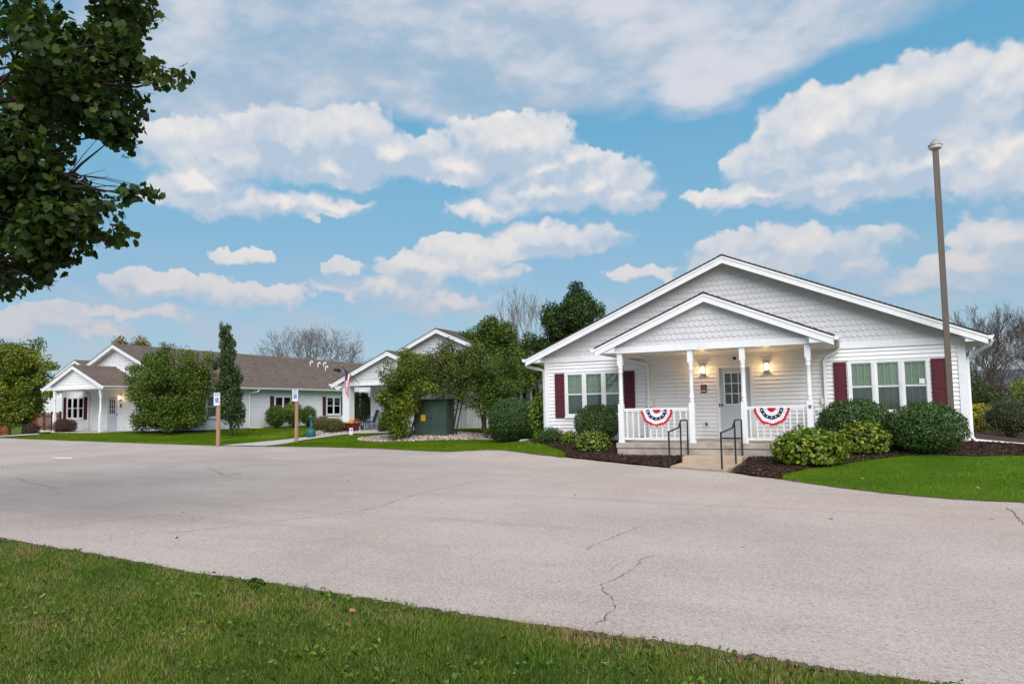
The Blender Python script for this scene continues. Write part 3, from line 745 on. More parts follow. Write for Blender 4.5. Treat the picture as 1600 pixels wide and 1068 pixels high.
def wall_block(parent, x0, x1, y0, y1, z0, z1, name='wall'):
    return MB().box(x0, x1, y0, y1, z0, z1).build(name, WHITE, parent)
def front_frame_wall(parent, u0, u1, z0, z1, cuts, y=0.0, depth=.12):
    """wall backing with real openings, boxes tiled around the cuts (full-height columns)"""
    m = MB(); xs = sorted({u0, u1, *[c[0] for c in cuts], *[c[1] for c in cuts]})
    for a, b in zip(xs[:-1], xs[1:]):
        mid = (a + b) / 2; z = z0
        for c in sorted([c for c in cuts if c[0] < mid < c[1]], key=lambda c: c[2]):
            if c[2] > z: m.box(a, b, y, y + depth, z, c[2])
            z = c[3]
        if z < z1: m.box(a, b, y, y + depth, z, z1)
    return m.build('wall', WHITE, parent)

LAMPG = bpy.data.materials.new('lit_lamp_glass'); LAMPG.use_nodes = True
_b = LAMPG.node_tree.nodes['Principled BSDF']; _b.inputs['Emission Color'].default_value = (1, .70, .34, 1); _b.inputs['Emission Strength'].default_value = 3.2; _b.inputs['Base Color'].default_value = (.9, .85, .7, 1)
def wall_lamp(parent, x, z, power, y=0.0, rnd_=False):
    m = MB(); m.box(x - .055, x + .055, y - .035, y - .021, z - .10, z + .12)
    m.box(x - .075, x + .075, y - .15, y - .0351, z + .105, z + .125)
    for dx in (-.068, .068):
        m.box(x + dx - .006, x + dx + .006, y - .148, y - .136, z - .115, z + .1045)
    m.box(x - .075, x + .075, y - .15, y - .0351, z - .125, z - .1155)
    o = m.build('wall_lamp', GUNM, parent)
    MB().lathe([(.045, z - .09), (.056, z - .06), (.056, z + .09), (.05, z + .104)], 12, (x, y - .095)).build('lamp_glass', LAMPG, o, smooth=True)
    l = bpy.data.lights.new('lamp_bulb', 'POINT'); l.energy = power; l.color = (1, .60, .26); l.shadow_soft_size = .05
    lo = link('lamp_bulb', l, o, (x, y - .20, z - .03))
    return o

def door(parent, u0, u1, z1, y=0.0, light_u=None, knob_left=True):
    """trimmed steel door with a nine-light window"""
    T = .085; m = MB()
    m.box(u0, u0 + T, y - .045, y, 0, z1); m.box(u1 - T, u1, y - .045, y, 0, z1); m.box(u0, u1, y - .047, y, z1 + .001, z1 + T)
    o = m.build('door', TRIM, parent)
    a, b = u0 + T, u1 - T
    gw0, gw1, gz0, gz1 = light_u
    d = MB(); yy = y - .012
    d.box(a, gw0, yy, yy + .04, .02, z1); d.box(gw1, b, yy, yy + .04, .02, z1)
    d.box(gw0, gw1, yy, yy + .04, .02, gz0); d.box(gw0, gw1, yy, yy + .04, gz1, z1)
    # embossed panels below the light
    for p, q in ((gw0 - .06, (gw0 + gw1) / 2 - .04), ((gw0 + gw1) / 2 + .04, gw1 + .06)):
        F = .02
        d.box(p, q, yy - .006, yy - .0002, .25, .25 + F); d.box(p, q, yy - .006, yy - .0002, gz0 - .25, gz0 - .25 + F)
        d.box(p, p + F, yy - .006, yy - .0002, .25 + F, gz0 - .25); d.box(q - F, q, yy - .006, yy - .0002, .25 + F, gz0 - .25)
    d.build('door_leaf', DOORC, o)
    g = MB(); F = .028
    g.box(gw0 - F, gw0, yy - .014, yy, gz0 - F, gz1 + F); g.box(gw1, gw1 + F, yy - .014, yy, gz0 - F, gz1 + F)
    g.box(gw0, gw1, yy - .014, yy, gz0 - F, gz0); g.box(gw0, gw1, yy - .014, yy, gz1, gz1 + F)
    for i in (1, 2):
        x = gw0 + (gw1 - gw0) * i / 3; g.box(x - .010, x + .010, yy - .010, yy + .002, gz0, gz1)
        z = gz0 + (gz1 - gz0) * i / 3; g.box(gw0, gw1, yy - .009, yy + .001, z - .010, z + .010)
    g.build('glazing_bars', TRIM, o)
    MB().box(gw0, gw1, yy + .012, yy + .018, gz0, gz1).build('glass_pane', GLASSD, o)
    MB().box(gw0 - .05, gw1 + .05, yy + .05, yy + .35, gz0 - .05, gz1 + .05).build('black_backing', ROOM, o)  # black box behind the glass, its colour stands for the unlit inside
    kx = a + .06 if knob_left else b - .06
    k = MB(); k.lathe([(.012, 0), (.012, .03), (.03, .04), (.034, .055), (.026, .072), (.008, .078)], 10)
    k.v = [(kx + v[0], yy - v[2], .98 + v[1]) for v in k.v]; k.build('knob', GUNM, o, smooth=True)
    MB().box(a - .03 if knob_left else b, a if knob_left else b + .03, y - .049, y - .0455, .93, 1.03).build('strike_plate', GUNM, o)
    return o
MAROON = pmat('maroon_sign_enamel', (.075, .006, .035), .35, .05)
PALE = pmat('pale_lettering', (.42, .28, .36), .6, .05)
def plaque(parent, x0, x1, z0, z1, y):
    o = MB().box(x0, x1, y - .012, y, z0, z1).build('door_plaque', MAROON, parent)
    w, h = x1 - x0, z1 - z0; m = MB(); r = random.Random(2)
    for row, n, f in ((.76, 5, .62), (.54, 7, .78)):          # two unreadable lines of raised letters
        cw = w * f / n; xs = x0 + w * (1 - f) / 2; zz = z0 + h * row
        for i in range(n):
            a = xs + i * cw; lh = h * .10
            m.box(a, a + cw * .2, y - .014, y - .0121, zz - lh, zz + lh * .8)
            m.box(a + cw * .22, a + cw * .75, y - .0139, y - .0121, zz + (lh * .5 if i % 2 else -lh), zz + (lh * .8 if i % 2 else -lh * .6))
            if i % 3 != 1: m.box(a + cw * .6, a + cw * .78, y - .0138, y - .0121, zz - lh * .5, zz + lh * .4)
    m.build('lettering', PALE, o)
    MB().box(x0 + w * .1, x1 - w * .1, y - .0142, y - .0121, z0 + h * .18, z0 + h * .30).build('white_strip', TRIM, o)
    return o

# ------------------------------------------------------------------ main house (floor at z 0, wall plane y 20.9)
def build_main():
    hx, hy = -3.08, 20.9
    h = empty('house', (hx, hy, 0), label='near white gabled house with scalloped gable, columned porch and two lit wall lamps', cat='house')
    W = 5.82; K = .43; ZA = 5.33
    wins = [(-5.11, -3.17, .68, 2.12), (3.13, 5.04, .68, 2.12)]
    dr = (-.35, .68, -.01, 2.145)
    cuts = wins + [dr]
    w = front_frame_wall(h, -W + .01, W - .01, -.12, 2.46, [(a + .01, b - .01, c + .01, d - .01) for a, b, c, d in cuts])
    siding(w, None, 0, -W + .14, W - .14, 0, 2.45, cuts, .112, True)
    MB().box(-W, W, -.03, 0, -.16, -.001).build('foundation_trim', TRIM, w)
    wall_block(h, -W + .01, W - .01, .125, 14, -.3, 2.44, 'wall')
    # corner boards, band under the gable
    for a, b in ((-W, -W + .14), (W - .14, W)):
        MB().box(a, b, -.045, .0, -.02, 2.449).build('corner_board', TRIM, h)
    MB().box(W + .0, W + .04, -.045, .12, -.02, 2.449).build('corner_board', TRIM, h)
    MB().box(-W, W, -.050, -.0, 2.45, 2.63).build('gable_band', TRIM, h)
    zl = lambda z: ((ZA - .13 - z) / K)
    g = MB(); g.prism_y([(-zl(2.46), 2.461), (zl(2.46), 2.461), (0, ZA - .13)], -.002, .1); gw = g.build('gable_wall', SCAL, h)
    pz = lambda x: 3.93 - .43 * abs(x + .17)          # porch roof line hides what is behind it
    scallops(gw, (2.60, ZA - .2), lambda z: (-min(zl(z), W), min(zl(z), W)), lambda x, z: z < pz(x) - .55 and abs(x + .17) < 2.4, 215)
    gable_roof(h, 0, 6.33, 6.31, ZA, K, -.45, 14.2, wall_l=-W - .0, wall_r=W + .0)
    soffit_rake(h, 0, 5.8, 5.8, ZA, K, -.41, -.001)
    for (a, b, c, d), paper, st in ((wins[0], False, 'green'), (wins[1], True, 'green')):
        window(h, a, b, c, d, 3, st, paper=paper)
    for a, b, lv in ((-5.46, -5.135, True), (-3.145, -2.80, True), (2.78, 3.10, False), (5.075, 5.41, False)):
        shutter(h, a, b, .66, 2.09, lv)
    door(h, -.35, .68, 2.06, light_u=(-.115, .455, 1.01, 1.90))
    wall_lamp(h, -.72, 2.02, 7.0); wall_lamp(h, 1.06, 2.04, 7.0)
    plaque(h, -.80, -.63, 1.35, 1.59, -.036)
    m = MB(); m.box(-.76, -.59, -.05, -.021, .34, .51); o = m.build('wall_vent', TRIM, h)
    MB().box(-.715, -.635, -.054, -.0505, .375, .475).build('vent_grille', pmat('grey_grille', (.12, .12, .11), .6), o)
    MB().lathe([(.05, 0), (.05, .03), (.035, .055), (.01, .065)], 12).build('camera_dome', GUNM, h, (.19, -.03, 2.33), smooth=True).rotation_euler = (R(90), 0, 0)
    MB().box(.13, .25, -.033, -.021, 2.27, 2.40).build('mounting_plate', TRIM, h)
    m = MB(); m.box(-2.44, -2.25, -.10, -.021, .98, 1.19); m.box(-2.20, -2.17, -.06, -.021, 1.0, 1.24); m.build('electrical_box', SOFF, h)
    MB().box(2.44, 2.56, -.09, -.021, .96, 1.12).build('electrical_box', SOFF, h)
    # porch -------------------------------------------------
    pxc, pr_, pk, pza, py0 = -.17, 3.04, .43, 3.93, -2.65
    gable_roof(h, pxc, 3.03, 3.05, pza, pk, py0, -.025, wall_l=-2.63, wall_r=2.31)
    zl2 = lambda z: ((pza - .13 - z) / pk)
    g = MB(); g.prism_y([(pxc - zl2(2.47), 2.471), (pxc + zl2(2.47), 2.471), (pxc, pza - .13)], -2.40, -2.30); pg = g.build('porch_gable', SCAL, h)
    # scallops sit on the porch gable, shifted forward
    n0 = len(bpy.data.objects)
    lim = lambda z: (max(-2.62, pxc - zl2(z)), min(2.3, pxc + zl2(z)))
    before = set(bpy.data.objects)
    scallops(pg, (2.58, pza - .2), lim, lambda x, z: False, 85)
    for o in set(bpy.data.objects) - before:
        o.location.y += -2.40
    soffit_rake(h, pxc, 2.5, 2.5, pza, pk, py0 + .04, -2.401)
    m = MB(); m.box(-2.63, 2.31, -2.46, -2.28, 2.452, 2.62); m.box(-2.63, -2.48, -2.279, -.03, 2.452, 2.60); m.box(2.16, 2.31, -2.279, -.03, 2.452, 2.60)
    m.build('porch_beam', TRIM, h)
    pm = MB(); pm.box(.006, .294, 0, 2.24, .004, .012); pm.box(0, .3, 0, 2.24, .0125, .02); pm.box(.135, .165, 0, 2.24, 0, .0035); pme = pm.mesh('soffit_panel', SOFF)
    x = -2.475; 
    while x < 2.1:
        link('soffit_panel', pme, h, (x, -2.275, 2.50)); x += .302
    for px in (-2.55, -.62, .70, 2.25): porch_post(h, px, -2.35)
    o = railing(h, (-2.47, -2.35), (-.69, -2.35)); railing(h, (.77, -2.35), (2.18, -2.35))
    railing(h, (-2.55, -2.27), (-2.55, -.04)); railing(h, (2.25, -2.27), (2.25, -.04))
    s = MB(); s.box(-2.68, 2.36, -2.49, -.03, -.14, 0); s.build('porch_slab', CONC, h, bevel=.012)
    s = MB(); s.box(-2.66, 2.34, -2.465, -.05, -.62, -.150); s.build('porch_foundation', CONC, h, bevel=.01)
    MB().box(.25 - .62, .72, -.03, .02, -.0, .035).build('door_sill', GUNM, h)
    tag(MB().box(2.215, 2.29, -2.4255, -2.4215, .86, .95).build('number_tag', pmat('grey_number_tag', (.30, .30, .29), .6, .1), h), label='small grey tag on the right end post')
    m = MB()
    for i, zz in enumerate((.925, .885)):
        for j in range(2): m.box(2.228 + j * .03, 2.248 + j * .03, -2.428, -2.4256, zz - .014, zz + .012)
    m.build('tag_marks', GUNM, [o for o in bpy.data.objects if o.name == 'number_tag'][0])
    # downspouts
    downspout(h, [(-2.88 + -.30, -.12, 2.50), (-2.95, -.10, 2.42), (-2.40, -.09, 2.26), (-2.36, -.085, 2.16), (-2.36, -.085, .02)])
    downspout(h, [(2.93, -.12, 2.50), (2.90, -.10, 2.40), (2.62, -.09, 2.25), (2.56, -.085, 2.14), (2.56, -.085, .02)])
    downspout(h, [(-6.42, -.20, 2.47), (-6.40, -.16, 2.36), (-6.05, .02, 2.27), (-5.885, .06, 2.20), (-5.885, .06, .0)])
    downspout(h, [(6.40, -.22, 2.49), (6.36, -.16, 2.38), (6.02, .12, 2.15), (5.90, .16, 2.05), (5.90, .16, .06), (5.98, .14, -.03), (6.6, .2, -.10), (7.35, .35, -.17)])
build_main()

def build_left():
    h = empty('house', (-39.87, 27.4, .08), label='farthest white house with brown roof, long wing and small front porch at the left', cat='house')
    W, K, ZA = 5.47, .45, 5.24
    wins = [(-4.99, -3.26, .72, 2.12)]; dr = (-1.04, .09, -.01, 2.145)
    cuts = wins + [dr]
    front_frame_wall(h, -W + .01, W - .01, -.2, 2.46, [(a + .01, b - .01, c + .01, d - .01) for a, b, c, d in cuts])
    siding_g = [o for o in h.children if o.name.startswith('wall')][0]
    siding(siding_g, None, 0, -W + .12, W - .12, 0, 2.45, cuts, .112, False)
    for a, b in ((-W, -W + .12), (W - .12, W)): MB().box(a, b, -.045, 0, -.1, 2.449).build('corner_board', TRIM, h)
    MB().box(W, W + .055, -.045, .12, -.1, 2.449).build('corner_board', TRIM, h)
    zl = lambda z: ((ZA - .13 - z) / K)
    g = MB(); g.prism_y([(-zl(2.46), 2.461), (zl(2.46), 2.461), (0, ZA - .13)], 0, .1); gw = g.build('gable_wall', WHITE, h)
    siding(gw, None, 0, -W, W, 2.46, ZA - .2, [], .145, False, gable=lambda z: (-zl(z), zl(z)))
    MB().box(-W, W, -.050, 0, 2.45, 2.60).build('gable_band', TRIM, h)
    gable_roof(h, 0, 6.0, 6.0, ZA, K, -.45, 34, wall_l=-W, wall_r=W)
    soffit_rake(h, 0, 5.5, 5.5, ZA, K, -.41, -.001)
    window(h, *wins[0], 3, 'dark')
    shutter(h, -5.3, -5.02, .70, 2.10); shutter(h, -3.22, -2.92, .70, 2.10)
    door(h, -1.04, .09, 2.06, light_u=(-.80, -.22, 1.01, 1.90), knob_left=False)
    wall_lamp(h, .24, 2.0, 5.0)
    o = MB().box(-1.26, -1.16, -.11, -.021, 1.93, 2.08).build('wall_lamp', SOFF, h)
    plaque(h, .22, .38, 1.38, 1.62, -.036)
    MB().box(-1.5, -1.4, -.06, -.021, .38, .5).build('wall_outlet', GUNM, h)
    # long wing wall facing +x
    sw = MB().box(.0, 22.6, .0, .10, -.3, 2.46).build('side_wall', WHITE, h, (W - .03, 0, 0), R(90))
    sw.location = (W - .11, 0, 0)
    c2 = [(1.0, 2.5, .66, 2.02), (7.19, 8.72, .66, 2.02), (12.29, 13.86, .66, 2.02)]
    fr = MB(); fr.box(0.12, 22.5, -.012, -.001, -.3, 2.45); f = fr.build('wing_wall', WHITE, h, (W, 0, 0), R(90))
    siding(f, None, 0, .14, 22.5, 0, 2.45, [], .112, False)
    for a, b, c, d in c2: window_on_wall(h, a, b, c, d, 2, 'cream', (W + .03, 0, 0), R(90))
    for a in (.62, 2.54, 6.80, 8.78, 11.90, 13.92):
        shutter(h, a, a + .33, .64, 2.02, True, (W + .02, 0, 0), R(90))
    for yy in (5.0,):
        downspout(h, [(6.05, yy + .35, 2.40), (6.0, yy + .3, 2.30), (5.66, yy + .05, 2.20), (5.56, yy, 2.10), (5.56, yy, .0), (5.62, yy + .1, -.05), (5.9, yy + .8, -.07)])
    downspout(h, [(6.05, 14.3, 2.44), (6.0, 14.3, 2.34), (5.66, 14.5, 2.20), (5.56, 14.6, 2.10), (5.56, 14.6, .0)])
    # porch
    pxc, pk, pza, py0 = -.30, .45, 3.88, -2.65
    gable_roof(h, pxc, 2.85, 2.80, pza, pk, py0, -.025, wall_l=-2.42, wall_r=2.0)
    zl2 = lambda z: ((pza - .13 - z) / pk)
    g = MB(); g.prism_y([(pxc - zl2(2.47), 2.471), (pxc + zl2(2.47), 2.471), (pxc, pza - .13)], -2.40, -2.30); pg = g.build('porch_gable', WHITE, h)
    b4 = set(bpy.data.objects)
    siding(pg, None, 0, -2.5, 2.1, 2.62, pza - .2, [], .145, False, gable=lambda z: (max(-2.42, pxc - zl2(z)), min(2.0, pxc + zl2(z))))
    for o in set(bpy.data.objects) - b4: o.location.y -= 2.40
    soffit_rake(h, pxc, 2.4, 2.4, pza, pk, py0 + .04, -2.401)
    m = MB(); m.box(-2.42, 2.0, -2.46, -2.28, 2.452, 2.62); m.box(1.86, 2.0, -2.279, -.03, 2.452, 2.60); m.box(-2.42, -2.28, -2.279, -.03, 2.452, 2.60); m.build('porch_beam', TRIM, h)
    m = MB(); m.box(-2.279, 1.859, -2.279, -.03, 2.50, 2.52); m.build('porch_ceiling', SOFF, h)
    for px in (-2.34, 1.90): porch_post(h, px, -2.35)
    MB().box(-2.5, 2.1, -2.5, -.05, -.3, -.0).build('porch_slab', WALKM, h)
    downspout(h, [(-3.1, -.12, 2.46), (-3.0, -.10, 2.36), (-2.75, -.09, 2.2), (-2.70, -.085, 2.1), (-2.70, -.085, .0)])
    # plumbing vents and one black louvre on the wing roof
    for i, (yy, s) in enumerate(((15.0, 1.55), (15.65, 1.75), (15.75, 2.45), (16.5, 1.6))):
        x = s; z = ZA - K * x
        MB().tube([(x, yy, z - .05), (x, yy, z + .28), (x + .03, yy + .03, z + .36), (x + .12, yy + .03, z + .40), (x + .2, yy + .03, z + .34), (x + .21, yy + .03, z + .26)], .046, 8).build('vent_pipe', TRIM, h, smooth=True)
    x = 2.3; z = ZA - K * x
    MB().tube([(x - .1, 17.1, z + .02), (x, 17.1, z + .16), (x + .14, 17.3, z + .14), (x + .22, 17.45, z + .0)], .12, 8).build('roof_louvre', GUNM, h, smooth=True)
def window_on_wall(h, a, b, c, d, n, st, loc, rz):
    # recess is in front of the wall skin: build the unit with its own dark back so that it reads as an opening
    o = window(h, a, b, c, d, n, st, loc, rz)
    for ch in o.children:
        if ch.name.startswith('curtain'): ch.location.y = -.057
        if ch.name.startswith('unlit_room_box'): ch.location.y = -.095; ch.scale = (1, .12, 1); ch.location.y = -.012
        if ch.name.startswith(('sash', 'glass_pane', 'muntins')): ch.location.y = -.022
    return o
build_left()

def build_mid():
    h = empty('house', (-19.58, 31.7, 0), label='white house behind the tall shrubs, gabled porch with flag and blue chairs', cat='house')
    K, ZA = .43, 5.33
    WL, WR = -6.2, 1.65
    front_frame_wall(h, WL + .01, WR - .01, -.3, 2.46, [(-5.40, -4.0, .69, 2.1)])
    w0 = [o for o in h.children if o.name.startswith('wall')][0]
    siding(w0, None, 0, WL + .12, WR - .12, 0, 2.45, [(-5.42, -3.98, .68, 2.12)], .112, False)
    window(h, -5.42, -3.98, .68, 2.12, 2, 'dark'); shutter(h, -5.78, -5.45, .66, 2.09); shutter(h, -3.95, -3.62, .66, 2.09)
    for a, b in ((WL, WL + .12), (WR - .12, WR)): MB().box(a, b, -.045, 0, -.1, 2.449).build('corner_board', TRIM, h)
    MB().box(WL, WR, -.05, 0, 2.45, 2.62).build('gable_band', TRIM, h)
    zl = lambda z: ((ZA - .13 - z) / K)
    g = MB(); g.prism_y([(WL, 2.461), (WR, 2.461), (WR, ZA - .13 - K * WR), (0, ZA - .13), (WL, ZA - .13 + K * WL)], 0, .1); gw = g.build('gable_wall', SCAL, h)
    scallops(gw, (2.60, ZA - .2), lambda z: (max(WL, -zl(z)), min(WR, zl(z))), lambda x, z: True, 0)
    gable_roof(h, 0, 6.75, 2.2, ZA, K, -.45, 16, wall_l=WL, gutters=(True, False))
    soffit_rake(h, 0, 6.2, 2.1, ZA, K, -.41, -.001)
    wall_block(h, WR - .12, WR, .0, 3.6, -.3, 4.6, 'side_wall')
    wall_block(h, WL, WL + .1, .13, 16, -.3, 2.45, 'side_wall')
    # transverse wing to the right
    fw = MB().box(WR, 12, 3.5, 3.6, -.4, 2.46).build('wing_wall', WHITE, h)
    f2 = MB(); f2.box(WR, 12, 0, .001, -.1, -.05); f2 = f2.build('wing_siding', WHITE, h, (0, 3.5, 0))
    siding(f2, None, 0, WR, 12, 0, 2.45, [], .112, False)
    window_on_wall(h, 1.86, 3.80, .70, 2.10, 3, 'dark', (0, 3.47, 0), 0); shutter(h, 3.83, 4.10, .68, 2.08, True, (0, 3.48, 0), 0)
    rs = gable_roof(h, 0, 6.3, 6.3, 5.30, K, -12.2, -1.9, gutters=(True, False))
    for r in rs: r.location = (0, 9.3, 0); r.rotation_euler = (0, 0, R(90))
    wall_block(h, WR, 12, 2.99, 3.49, 2.462, 2.475, 'wing_soffit')
    # porch
    pxc, py0, pza = -.82, -3.70, 3.96
    gable_roof(h, pxc, 3.55, 3.5, pza, K, py0, -.03, wall_l=-3.92, wall_r=2.3, zs=2.30)
    zl2 = lambda z: ((pza - .13 - z) / K)
    g = MB(); g.prism_y([(pxc - zl2(2.32), 2.321), (pxc + zl2(2.32), 2.321), (pxc, pza - .13)], -3.40, -3.30); pg = g.build('porch_gable', SCAL, h)
    b4 = set(bpy.data.objects)
    scallops(pg, (2.44, pza - .2), lambda z: (max(-3.9, pxc - zl2(z)), min(2.2, pxc + zl2(z))), lambda x, z: True, 0)
    for o in set(bpy.data.objects) - b4: o.location.y -= 3.40
    soffit_rake(h, pxc, 3.2, 3.2, pza, K, py0 + .04, -3.401)
    MB().box(-3.92, 2.3, -3.46, -3.28, 2.28, 2.46).build('porch_beam', TRIM, h)
    MB().box(-3.9, 2.3, -3.279, -.06, 2.33, 2.35).build('porch_ceiling', SOFF, h)
    for cx in (-3.60, 1.9):
        c = MB(); c.box(cx - .2, cx + .2, -3.40, -3.0, -.1, 2.279); co = c.build('porch_column', WHITE, h)
        for sx in (-.225, .165): MB().box(cx + sx, cx + sx + .06, -3.425, -3.3995, -.1, 2.278).build('corner_trim', TRIM, co)
        b = MB()
        for i in range(20): b.prism_x([(-3.40, i * .112), (-3.415, i * .112 + .005), (-3.4005, i * .112 + .112)], cx - .164, cx + .164)
        tag(b.build('siding', WHITE, co), kind='stuff')
    # entry bay behind the chairs
    e = MB(); e.box(-3.47, 1.2, -1.5, -.06, -.1, 2.329); eb = e.build('entry_bay', WHITE, h)
    f3 = MB(); f3.box(-3.3, 1.0, 0, .001, -.1, -.05); f3 = f3.build('bay_siding', WHITE, h, (0, -1.5, 0))
    siding(f3, None, 0, -3.33, 1.1, 0, 2.32, [(-2.42, -1.4, .2, 2.1)], .112, False)
    MB().box(-3.49, -3.34, -1.53, -1.50, -.1, 2.32).build('corner_board', TRIM, h)
    window_on_wall(h, -2.40, -1.42, .22, 2.08, 1, 'dark', (0, -1.54, 0), 0)
    MB().box(-4.1, 2.4, -3.6, -.06, -.30, .0).build('porch_slab', WALKM, h)
build_mid()

def build_far():
    h = empty('house', (-53.2, 33.4, .1), label='white gabled house half hidden behind the leafy tree at the left edge', cat='house')
    W, K, ZA = 5.4, .45, 5.2
    w = wall_block(h, -W, W, 0, 9, -.3, 2.46)
    siding(w, None, 0, -W, W, 0, 2.45, [], .112, False)
    zl = lambda z: ((ZA - .13 - z) / K)
    g = MB(); g.prism_y([(-zl(2.46), 2.461), (zl(2.46), 2.461), (0, ZA - .13)], 0, .1); g.build('gable_wall', WHITE, h)
    gable_roof(h, 0, 6.0, 6.0, ZA, K, -.45, 9.3, wall_l=-W, wall_r=W)
    h2 = empty('house', (17.5, 84, -.4), label='distant low house, only its grey roof showing over the hedge', cat='house')
    GR = pmat('grey_roof', (.085, .09, .105), .9, .1, 1)
    MB().box(-6.5, 12, 0, 8, 0, 2.6).build('wall', WHITE, h2)
    MB().prism_x([(-.6, 2.5), (8.6, 2.5), (4, 4.5)], -7, 12.5).build('roof', GR, h2)
build_far()

# ------------------------------------------------------------------ steps, handrails, light pole
def make_steps():
    e = empty('concrete_steps', (-3.13, 18.1, -.47), label='short flight of concrete steps with stained landing pad below the porch', cat='steps')
    MB().box(-.72, .74, -.28, .34, -.15, .165).build('step', CONCO, e, bevel=.015)
    m = MB(); m.add([(-.78, -1.35, .012), (.62, -2.05, .012), (.66, -.285, .012), (-.74, -.285, .012), (-.78, -1.35, -.15), (.62, -2.05, -.15), (.66, -.285, -.15), (-.74, -.285, -.15)],
                    [(0, 1, 2, 3), (0, 4, 5, 1), (1, 5, 6, 2), (2, 6, 7, 3), (3, 7, 4, 0)])
    m.build('landing_pad', CONCO, e, bevel=.01)
make_steps()
def handrail(b0, b1, b2, label):
    """front, middle and back foot points (x, y, z)"""
    e = empty('handrail', b2, label=label, cat='handrail', group='handrails of the front steps')
    P = lambda p: (p[0] - b2[0], p[1] - b2[1], p[2] - b2[2])
    f, m, k = P(b0), P(b1), P(b2)
    zf, zm, zt = .36 - b2[2], .43 - b2[2], .61 - b2[2]
    lerp = lambda a, b, t: (a[0] + (b[0]-a[0])*t, a[1] + (b[1]-a[1])*t)
    MB().tube([f, (f[0], f[1], zf)], .021, 10).build('post', BLACK, e)
    MB().tube([m, (m[0], m[1], zt - .03)], .021, 10).build('post', BLACK, e)
    MB().tube([k, (k[0], k[1], zt - .05), (*lerp(k, m, .06), zt - .01)], .021, 10).build('post', BLACK, e)
    q = lerp(f, m, .82)
    MB().tube([(f[0], f[1], zf), (q[0], q[1], zm), (m[0], m[1], zt - .04), (*lerp(m, k, .07), zt), (*lerp(m, k, .93), zt), (k[0], k[1], zt - .03)], .021, 10).build('top_rail', BLACK, e)
handrail((-3.93, 16.8, -.46), (-3.86, 17.80, -.44), (-3.80, 18.36, -.31), 'left black pipe handrail with one foot in the mulch beside the steps')
handrail((-2.60, 16.15, -.47), (-2.50, 17.60, -.44), (-2.44, 18.36, -.31), 'right black pipe handrail standing on the stained landing pad')

POLEM = pmat('brown_steel_pole', (.105, .082, .066), .55, .06, 5)
e = empty('light_pole', (2.27, 19.83, -.17), label='tall square brown light pole in front of the near house corner', cat='light pole')
MB().box(-.062, .062, -.062, .062, .03, 7.42).build('pole', POLEM, e)
MB().box(-.13, .13, -.13, .13, -.05, .03).build('base_plate', POLEM, e)
MB().lathe([(.03, 7.42), (.08, 7.44), (.16, 7.49), (.165, 7.52), (.11, 7.58), (.10, 7.61), (.05, 7.63), (.04, 7.67), (.015, 7.69)], 20).build('lamp_head', pmat('grey_lamp_housing', (.30, .28, .26), .5), e, smooth=True)
MB().lathe([(.065, 7.41), (.13, 7.43), (.155, 7.485), (.05, 7.49)], 20).build('lens', pmat('lamp_lens', (.55, .53, .48), .3), e, smooth=True)

# ------------------------------------------------------------------ bunting on the railings
RED = pmat('red_bunting_cloth', (.52, .012, .03), .75, .08, 20); NAVY = pmat('navy_bunting_cloth', (.008, .018, .055), .75, .1, 20); WCL = pmat('white_bunting_cloth', (.72, .72, .76), .8, .06, 20)
def star(cx, cz, r, y):
    m = MB(); p = []
    for i in range(10):
        a = math.pi / 2 + i * math.pi / 5; q = r if i % 2 == 0 else r * .42
        p.append((cx + q * math.cos(a), cz + q * math.sin(a)))
    return m.prism_y(p, y, y + .002)
def bunting(x, y, z, w, hgt, label, seed):
    e = empty('bunting', (x, y, z), label=label, cat='bunting', group='patriotic buntings on the porch railings')
    rr = random.Random(seed); N = 72; rad = [0.0, .24, .46, .66, .86, 1.0]
    names = [('centre', RED), ('inner_band', WCL), ('star_band', NAVY), ('outer_band', WCL), ('hem', RED)]
    ph = rr.uniform(0, 6)
    def P(i, r):
        a = math.pi * i / N
        sag = 1 + .025 * math.sin(a * 9 + ph) * r + (.05 * math.exp(-((a - math.pi/2 + .12) * 9) ** 2) * -1 if r > .9 else 0)
        px = -math.cos(a) * w / 2 * r * sag; pz = -math.sin(a) * hgt * r * sag
        pleat = .017 * (.25 + r) * math.sin(i * math.pi / 2.0 + .4 * math.sin(i)) + .015 * math.sin(a * 3 + ph)
        return (px, -.045 + pleat - .03 * math.sin(a) * r, pz)
    for k, (nm, mt) in enumerate(names):
        m = MB(); vs = []; fs = []; S = 3
        for i in range(N + 1):
            for s in range(S + 1):
                vs.append(P(i, rad[k] + (rad[k+1] - rad[k]) * s / S))
        for i in range(N):
            for s in range(S):
                a = i * (S + 1) + s; fs.append((a, a + 1, a + S + 2, a + S + 1))
        m.add(vs, fs); o = m.build(nm, mt, e, smooth=True)
    ns = 7
    for j in range(ns):
        i = int(N * (j + .5) / ns); r = .56; p = P(i, r)
        star(p[0], p[2], .026, p[1] - .028).build('star', WCL, e)
    MB().tube([(-w/2, -.02, .005), (0, -.025, .0), (w/2, -.02, .005)], .006, 6).build('cord', WCL, e)
bunting(-4.64, 18.55, .89, .86, .44, 'red, white and navy bunting hanging on the porch railing left of the steps', 1)
bunting(-1.72, 18.55, .89, .84, .44, 'red, white and navy bunting hanging on the porch railing right of the steps', 2)

